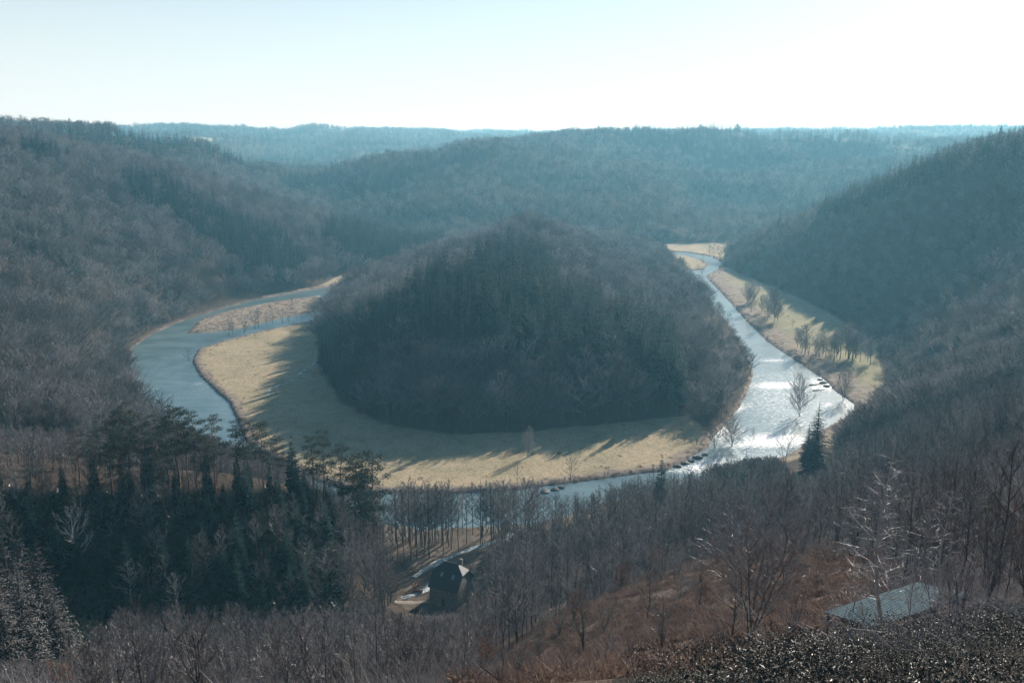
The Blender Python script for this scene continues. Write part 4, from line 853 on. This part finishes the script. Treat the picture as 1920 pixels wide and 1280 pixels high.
for sx in (-1, 1): b = MB(); b.box(sx*1.1-.08, sx*1.1+.08, -.28, .28, -.1, .1); b.build('foot', M['darkwood'], o)
tag(o, 'long rust coloured trough in front of the iron wheel left of the mill', 'trough')
for k, (px, py, lb) in enumerate([(934, 1017, 'short dark post on the stream edge below the river bank'), (909, 1016, 'short dark post beside the tall trunks at the stream')]):
    x, y, z, d = hit(px, py+1); b = MB(); b.tube((0, 0, -.3), (.03, 0, 1.0), .13, .11, 7); b.add([(.03, 0, 1.06)]+[(.03+.11*math.cos(i), .11*math.sin(i), 1.0) for i in (0, 1.26, 2.5, 3.8, 5.0)], [(0, i+1, (i+1) % 5+1) for i in range(5)]); q = b.build('post', M['darkwood']); q.location = (x, y, z); tag(q, lb, 'post')
def person(px, py, label, mat, lean, h=1.7):
    x, y, z, d = hit(px, py); me_ = bpy.data.meshes.new('person')
    Vt = [(0,0,.95),(0,.0+lean*.1,1.2),(0,lean*.2,1.42),(0,lean*.26,1.52),(0,lean*.3,1.66),(.10,0,.88),(.11,.05,.48),(.11,.0,.08),(.12,.14,.03),(-.10,0,.88),(-.12,-.06,.48),(-.13,-.1,.08),(-.13,.04,.03),(.2,lean*.18,1.40),(.26,lean*.2+.02,1.12),(.24,lean*.25+.15,.9),(-.2,lean*.18,1.40),(-.27,lean*.15,1.12),(-.25,lean*.2+.1,.88)]
    E = [(0,1),(1,2),(2,3),(3,4),(0,5),(5,6),(6,7),(7,8),(0,9),(9,10),(10,11),(11,12),(2,13),(13,14),(14,15),(2,16),(16,17),(17,18)]
    Rr = [.15,.14,.15,.06,.10,.10,.065,.045,.04,.10,.065,.045,.04,.07,.05,.035,.07,.05,.035]
    me_.from_pydata(Vt, E, []); o = bpy.data.objects.new('person', me_); COL.objects.link(o); md = o.modifiers.new('skin', 'SKIN'); me_.skin_vertices or me_.attributes
    for i, v in enumerate(me_.skin_vertices[0].data): v.radius = (Rr[i], Rr[i]); v.use_root = (i == 0)
    o.modifiers.new('sub', 'SUBSURF').levels = 1; me_.materials.append(M[mat]); o.location = (x, y, z); o.rotation_euler = (0, 0, 1.2+px); tag(o, label, 'person', 'people at the river behind the mill')
    hd = MB(); hy = lean*.3
    for zc, rr_ in ((1.60, .07), (1.66, .095), (1.72, .10), (1.78, .08), (1.80, .02)): pass
    zs = [(1.60,.06),(1.65,.092),(1.71,.102),(1.77,.085),(1.81,.03)]
    for i in range(4): hd.tube((0, hy, zs[i][0]), (0, hy, zs[i+1][0]), zs[i][1], zs[i+1][1], 8)
    hd.build('hair', M['darkwood'], o)
def person_safe(*a):
    try: person(*a)
    except Exception as e:
        print('person failed', e)
person_safe(914, 999, 'person in dark clothing leaning forward on the river bank behind the mill', 'cloth', 1.0)
person_safe(906, 998, 'person in brown clothing standing upright by the trunks on the river bank', 'cloth2', .1)

# ------------------------------------------------------------------ shelter
def shelter():
    A = Vector([float(v) for v in at_d(1548, 1147, 34.0)]); Cc = Vector([float(v) for v in at_d(1722, 1092, 36.6)]); u = (Cc-A); L = u.length; uh = u.normalized(); per = Vector((uh.y, -uh.x, 0)).normalized()
    B = Vector([float(v) for v in at_d(1636, 1169, 31.9)]); v = B-A; v = v-uh*v.dot(uh); Wd = v.length; vh = v.normalized(); nh = uh.cross(vh).normalized(); nh = nh if nh.z > 0 else -nh
    L = L*1.0; o = empty('shelter', A-Vector((0, 0, 2.3))); base = o.location.copy(); tag(o, 'open sided shelter with ribbed green-grey metal roof among brambles at the lower right', 'shelter')
    m = MB(); n = 150; vs = []; fs = []
    for i in range(n+1):
        p = A+uh*(L*i/n)+nh*(.018 if i % 4 in (1, 2) else 0)-base; q = p+v*1.12
        vs += [tuple(p-vh*.1), tuple(q), tuple(p-vh*.1-nh*.03), tuple(q-nh*.03)]
    for i in range(n): a = i*4; fs += [(a, a+1, a+5, a+4), (a+2, a+6, a+7, a+3), (a, a+4, a+6, a+2), (a+1, a+3, a+7, a+5)]
    m.add(vs, fs+[(0, 2, 3, 1), (n*4, n*4+1, n*4+3, n*4+2)]); m.build('roof', M['roofmetal'], o)
    def beam(name, p, q, r=.07, mat='darkwood'): b = MB(); b.tube(p-base, q-base, r, r, 4); b.build(name, M[mat], o)
    for p in (A, A+v): beam('beam', p+uh*.05-nh*.12, p+uh*(L-.05)-nh*.12)
    for k in range(4): s_ = .1+(L-.2)*k/3; beam('rafter', A+uh*s_-nh*.2, A+uh*s_+v*1.08-nh*.2, .05)
    for p in (A, A+v): 
        for k in (0, .5, 1): t_ = p+uh*(.12+(L-.24)*k); g = float(H(t_.x, t_.y)); beam('post', t_-nh*.15, Vector((t_.x, t_.y, g-.2)), .075)
    # plank wall along the far long side and the downhill end
    b = MB()
    for k in range(int(L/.2)):
        t_ = A+uh*(.15+k*.2)+vh*.08; g = float(H(t_.x, t_.y))-.1; p0 = t_-base; w_ = uh*.18
        if k > 4: b.add([tuple(Vector((p0.x, p0.y, g-base.z))), tuple(Vector((p0.x, p0.y, g-base.z))+w_), tuple(p0+w_-nh*.14), tuple(p0-nh*.14)]+[tuple(Vector((p0.x, p0.y, g-base.z))+vh*.03), tuple(Vector((p0.x, p0.y, g-base.z))+w_+vh*.03), tuple(p0+w_-nh*.14+vh*.03), tuple(p0-nh*.14+vh*.03)], [(0,3,2,1),(4,5,6,7),(0,1,5,4),(1,2,6,5),(2,3,7,6),(3,0,4,7)])
    b.build('wall', M['darkwood'], o)
shelter()

# ------------------------------------------------------------------ small far things
for k, (px, yt, yb, d, lb) in enumerate([(452, 228, 243, 3300, 'tall thin mast on the skyline above the pale far field'), (199, 231, 243, 1350, 'thin mast on the wooded skyline at the left'), (826, 247, 256, 3600, 'short thin mast on the far skyline left of centre')]):
    x, y, _ = (float(v) for v in at_d(px, yb, d)); z = float(H(x, y)); zt = HC+float(pdir(px, yt)[2]/np.hypot(*pdir(px, yt)[:2]))*d; h = max(zt-z, 25); o = empty('mast', (x, y, z)); w_ = d*.00028
    b = MB(); b.tube((0, 0, -1), (0, 0, h), w_, w_*.5, 6); b.build('pole', M['metal'], o)
    for q in (.7, .85, .97): b = MB(); b.tube((-w_*2.2, 0, h*q), (w_*2.2, 0, h*q), w_*.5, w_*.5, 4); b.build('crossarm', M['metal'], o)
    tag(o, lb, 'mast', 'masts on the skyline')
M['hutgreen'] = simple('pale_green_paint', (.22, .34, .33), .7, .3, 0, 2, (.30, .42, .40))
for k, (px, py, w_, lb) in enumerate([(712, 519, 5.5, 'small dull green hut at the far clearing, left of its neighbour'), (735, 519, 7.0, 'longer pale green hut at the far clearing, right of its neighbour')]):
    x, y, z, d = hit(px, py); o = empty('hut', (x, y, z), .2-.3*k); b = MB(); b.box(-w_/2, w_/2, -1.3, 1.3, -.5, 2.4); b.build('wall', M['hutgreen'], o)
    b = MB(); q = w_/2+.25; b.add([(-q,-1.6,2.35),(q,-1.6,2.35),(q,0,3.3),(-q,0,3.3),(q,1.6,2.35),(-q,1.6,2.35)], [(0,1,2,3),(3,2,4,5),(0,3,5),(1,4,2)]); b.build('roof', M['hutgreen'] if k else M['slate'], o)
    b = MB(); b.box(-.4, .4, -1.36, -1.302, 0, 1.9); b.build('door', M['darkwood'], o)
    for sx in (-1, 1): b = MB(); b.box(sx*w_*.3-.45, sx*w_*.3+.45, -1.36, -1.302, 1.0, 1.8); b.build('window', M['glass'], o)
    tag(o, lb, 'hut', 'huts at the far clearing')
def rock(seed, x, y, z, s, label):
    r = random.Random(seed); b = MB(); vs = []; n, k = 9, 5
    for j in range(k+1):
        f_ = math.pi*j/k
        for i in range(n): a = 6.283*i/n; q = s*r.uniform(.75, 1.15); vs.append((q*1.3*math.sin(f_)*math.cos(a), q*math.sin(f_)*math.sin(a), q*.55*math.cos(f_)))
    b.add(vs, [(j*n+i, j*n+(i+1) % n, (j+1)*n+(i+1) % n, (j+1)*n+i) for j in range(k) for i in range(n)]); o = b.build('boulder', M['rock']); o.location = (x, y, z); tag(o, label, 'boulder', 'boulders at the water edge')
for k, (px, py, s) in enumerate([(1308,858,1.6),(1296,864,1.3),(1284,868,1.5),(1270,874,1.4),(1322,852,1.1),(1544,718,1.6),(1538,712,1.2),(1550,724,1.4),(1566,727,1.2),(1040,918,1.3),(1022,922,1.5),(1052,914,1.1)]):
    x, y, _ = at_z(px, py, .1); rock(k, float(x), float(y), .15, s, 'dark wet boulder '+('at the tip of the meadow by the bright river' if px > 1200 and px < 1400 else 'in the shallows on the right of the bright river' if px > 1400 else 'on the near edge of the meadow bank'))
def log(px, py, L, rz, label):
    x, y, _ = at_z(px, py, .2); b = MB(); b.tube((-L/2, 0, 0), (L*.1, .1, .15), .28, .24, 7); b.tube((L*.1, .1, .15), (L/2, -.2, .45), .24, .12, 7); b.tube((L*.2, 0, .2), (L*.35, .9, 1.1), .09, .03, 5); b.tube((-L*.1, 0, .1), (L*.02, -.8, .7), .08, .03, 5)
    o = b.build('fallen_log', M['darkwood']); o.location = (float(x), float(y), .25); o.rotation_euler = (0, 0, rz); tag(o, label, 'log')
log(1532, 721, 9, .2, 'fallen trunk lying in the shallows right of the bright river'); log(1535, 732, 6, -.1, 'shorter fallen trunk just below the first in the shallows'); log(1553, 700, 6, .7, 'driftwood trunk on the spit right of the bright river')
log(455, 594, 13, .25, 'long dark fallen trunk lying on the reddish island'); log(345, 773, 1, 0, 'small snag in the left river') if False else None
def smoke():
    x, y, _ = (float(v) for v in at_d(548, 1020, 205)); z = float(H(x, y))+7; b = MB(); n, k = 16, 9
    vs = [(math.sin(math.pi*j/k)*math.cos(6.283*i/n), math.sin(math.pi*j/k)*math.sin(6.283*i/n), math.cos(math.pi*j/k)) for j in range(k+1) for i in range(n)]
    b.add(vs, [(j*n+i, j*n+(i+1) % n, (j+1)*n+(i+1) % n, (j+1)*n+i) for j in range(k) for i in range(n)]); m = bpy.data.materials.new('smoke'); m.use_nodes = True; nt = m.node_tree; nt.nodes.remove(nt.nodes['Principled BSDF'])
    o = b.build('smoke', m); o.location = (x, y, z); o.scale = (12, 9, 13); o.rotation_euler = (0, .5, 0); tag(o, 'thin bluish smoke drifting up from the mouth of the dark ravine', kind='stuff')
    v = N(nt, 'ShaderNodeVolumePrincipled'); v.inputs['Color'].default_value = (.45, .75, .95, 1); v.inputs['Anisotropy'].default_value = .2
    tc = N(nt, 'ShaderNodeTexCoord').outputs['Object']; ln = N(nt, 'ShaderNodeVectorMath', operation='LENGTH'); nt.links.new(tc, ln.inputs[0]); ns = noise(nt, 1.8, 2, .5, tc)
    mr = N(nt, 'ShaderNodeMapRange'); nt.links.new(ln.outputs['Value'], mr.inputs[0]); mr.inputs[1].default_value = 1.0; mr.inputs[2].default_value = .2; mr.inputs[3].default_value = 0; mr.inputs[4].default_value = .06
    mu = N(nt, 'ShaderNodeMath', operation='MULTIPLY'); nt.links.new(mr.outputs[0], mu.inputs[0]); nt.links.new(ns, mu.inputs[1]); nt.links.new(mu.outputs[0], v.inputs['Density']); nt.links.new(v.outputs[0], nt.nodes['Material Output'].inputs['Volume'])
smoke()


# ------------------------------------------------------------------ air, sky, sun, camera
def haze():
    mb = MB(); mb.box(-5700, 5700, -5700, 5700, -4, 262); o = mb.build('haze', bpy.data.materials.new('haze_air')); tag(o, kind='stuff')
    m = o.data.materials[0]; m.use_nodes = True; nt = m.node_tree; nt.nodes.remove(nt.nodes['Principled BSDF'])
    v = N(nt, 'ShaderNodeVolumePrincipled'); v.inputs['Color'].default_value = (.235, .575, .765, 1); v.inputs['Absorption Color'].default_value = (1, 1, 1, 1); v.inputs['Density'].default_value = 2.3e-4; v.inputs['Anisotropy'].default_value = .3
    nt.links.new(v.outputs[0], nt.nodes['Material Output'].inputs['Volume'])
haze()
SUN_AZ, SUN_EL = math.radians(33), math.radians(24.5)
w = bpy.data.worlds.new('World'); sc.world = w; w.use_nodes = True; nt = w.node_tree; bg = nt.nodes['Background']
sk = nt.nodes.new('ShaderNodeTexSky'); sk.sky_type = 'NISHITA'; sk.sun_disc = False; sk.sun_elevation = SUN_EL; sk.sun_rotation = SUN_AZ; sk.altitude = 300; sk.air_density = 1.0; sk.dust_density = .5; sk.ozone_density = 1.5
mx = nt.nodes.new('ShaderNodeMix'); mx.data_type = 'RGBA'; mx.blend_type = 'MULTIPLY'; mx.inputs[0].default_value = 1; mx.inputs[7].default_value = (.80, .99, 1.03, 1)
nt.links.new(sk.outputs[0], mx.inputs[6]); bg.inputs[1].default_value = .066
# pale glow added to the sky low over the horizon; overhead stays dimmer
tc = nt.nodes.new('ShaderNodeTexCoord'); sx = nt.nodes.new('ShaderNodeSeparateXYZ'); nt.links.new(tc.outputs['Generated'], sx.inputs[0])
mr = nt.nodes.new('ShaderNodeMapRange'); mr.interpolation_type = 'SMOOTHSTEP'; nt.links.new(sx.outputs['Z'], mr.inputs[0]); mr.inputs[1].default_value = -.02; mr.inputs[2].default_value = .34; mr.inputs[3].default_value = .93; mr.inputs[4].default_value = 0
vl = nt.nodes.new('ShaderNodeMix'); vl.data_type = 'RGBA'; nt.links.new(mr.outputs[0], vl.inputs[0]); nt.links.new(mx.outputs[2], vl.inputs[6]); vl.inputs[7].default_value = (8.3, 8.9, 9.0, 1)
nt.links.new(vl.outputs[2], bg.inputs[0])
sl = bpy.data.lights.new('sun', 'SUN'); sl.energy = 5.0; sl.angle = math.radians(.53); sl.color = (1, .95, .87)
so = bpy.data.objects.new('sun', sl); COL.objects.link(so); sd = Vector((math.sin(SUN_AZ)*math.cos(SUN_EL), math.cos(SUN_AZ)*math.cos(SUN_EL), math.sin(SUN_EL)))
so.rotation_euler = sd.to_track_quat('Z', 'Y').to_euler(); so.location = sd*500
cd = bpy.data.cameras.new('camera'); cd.sensor_width = 36; cd.lens = 36*F0/W0; cd.clip_end = 30000; cd.clip_start = .1
co = bpy.data.objects.new('camera', cd); COL.objects.link(co); co.location = (0, 0, HC); co.rotation_euler = (math.radians(90)-PITCH, 0, 0); sc.camera = co
sc.view_settings.view_transform = 'Standard'; sc.view_settings.look = 'None'; sc.view_settings.gamma = 1; sc.view_settings.exposure = 0.75
cy = sc.cycles; sc.render.engine = 'CYCLES'; cy.max_bounces = 5; cy.diffuse_bounces = 2; cy.glossy_bounces = 2; cy.transmission_bounces = 2; cy.transparent_max_bounces = 6; cy.volume_bounces = 1
cy.use_denoising = True; cy.sample_clamp_indirect = 4; cy.use_adaptive_sampling = True; cy.adaptive_threshold = .01
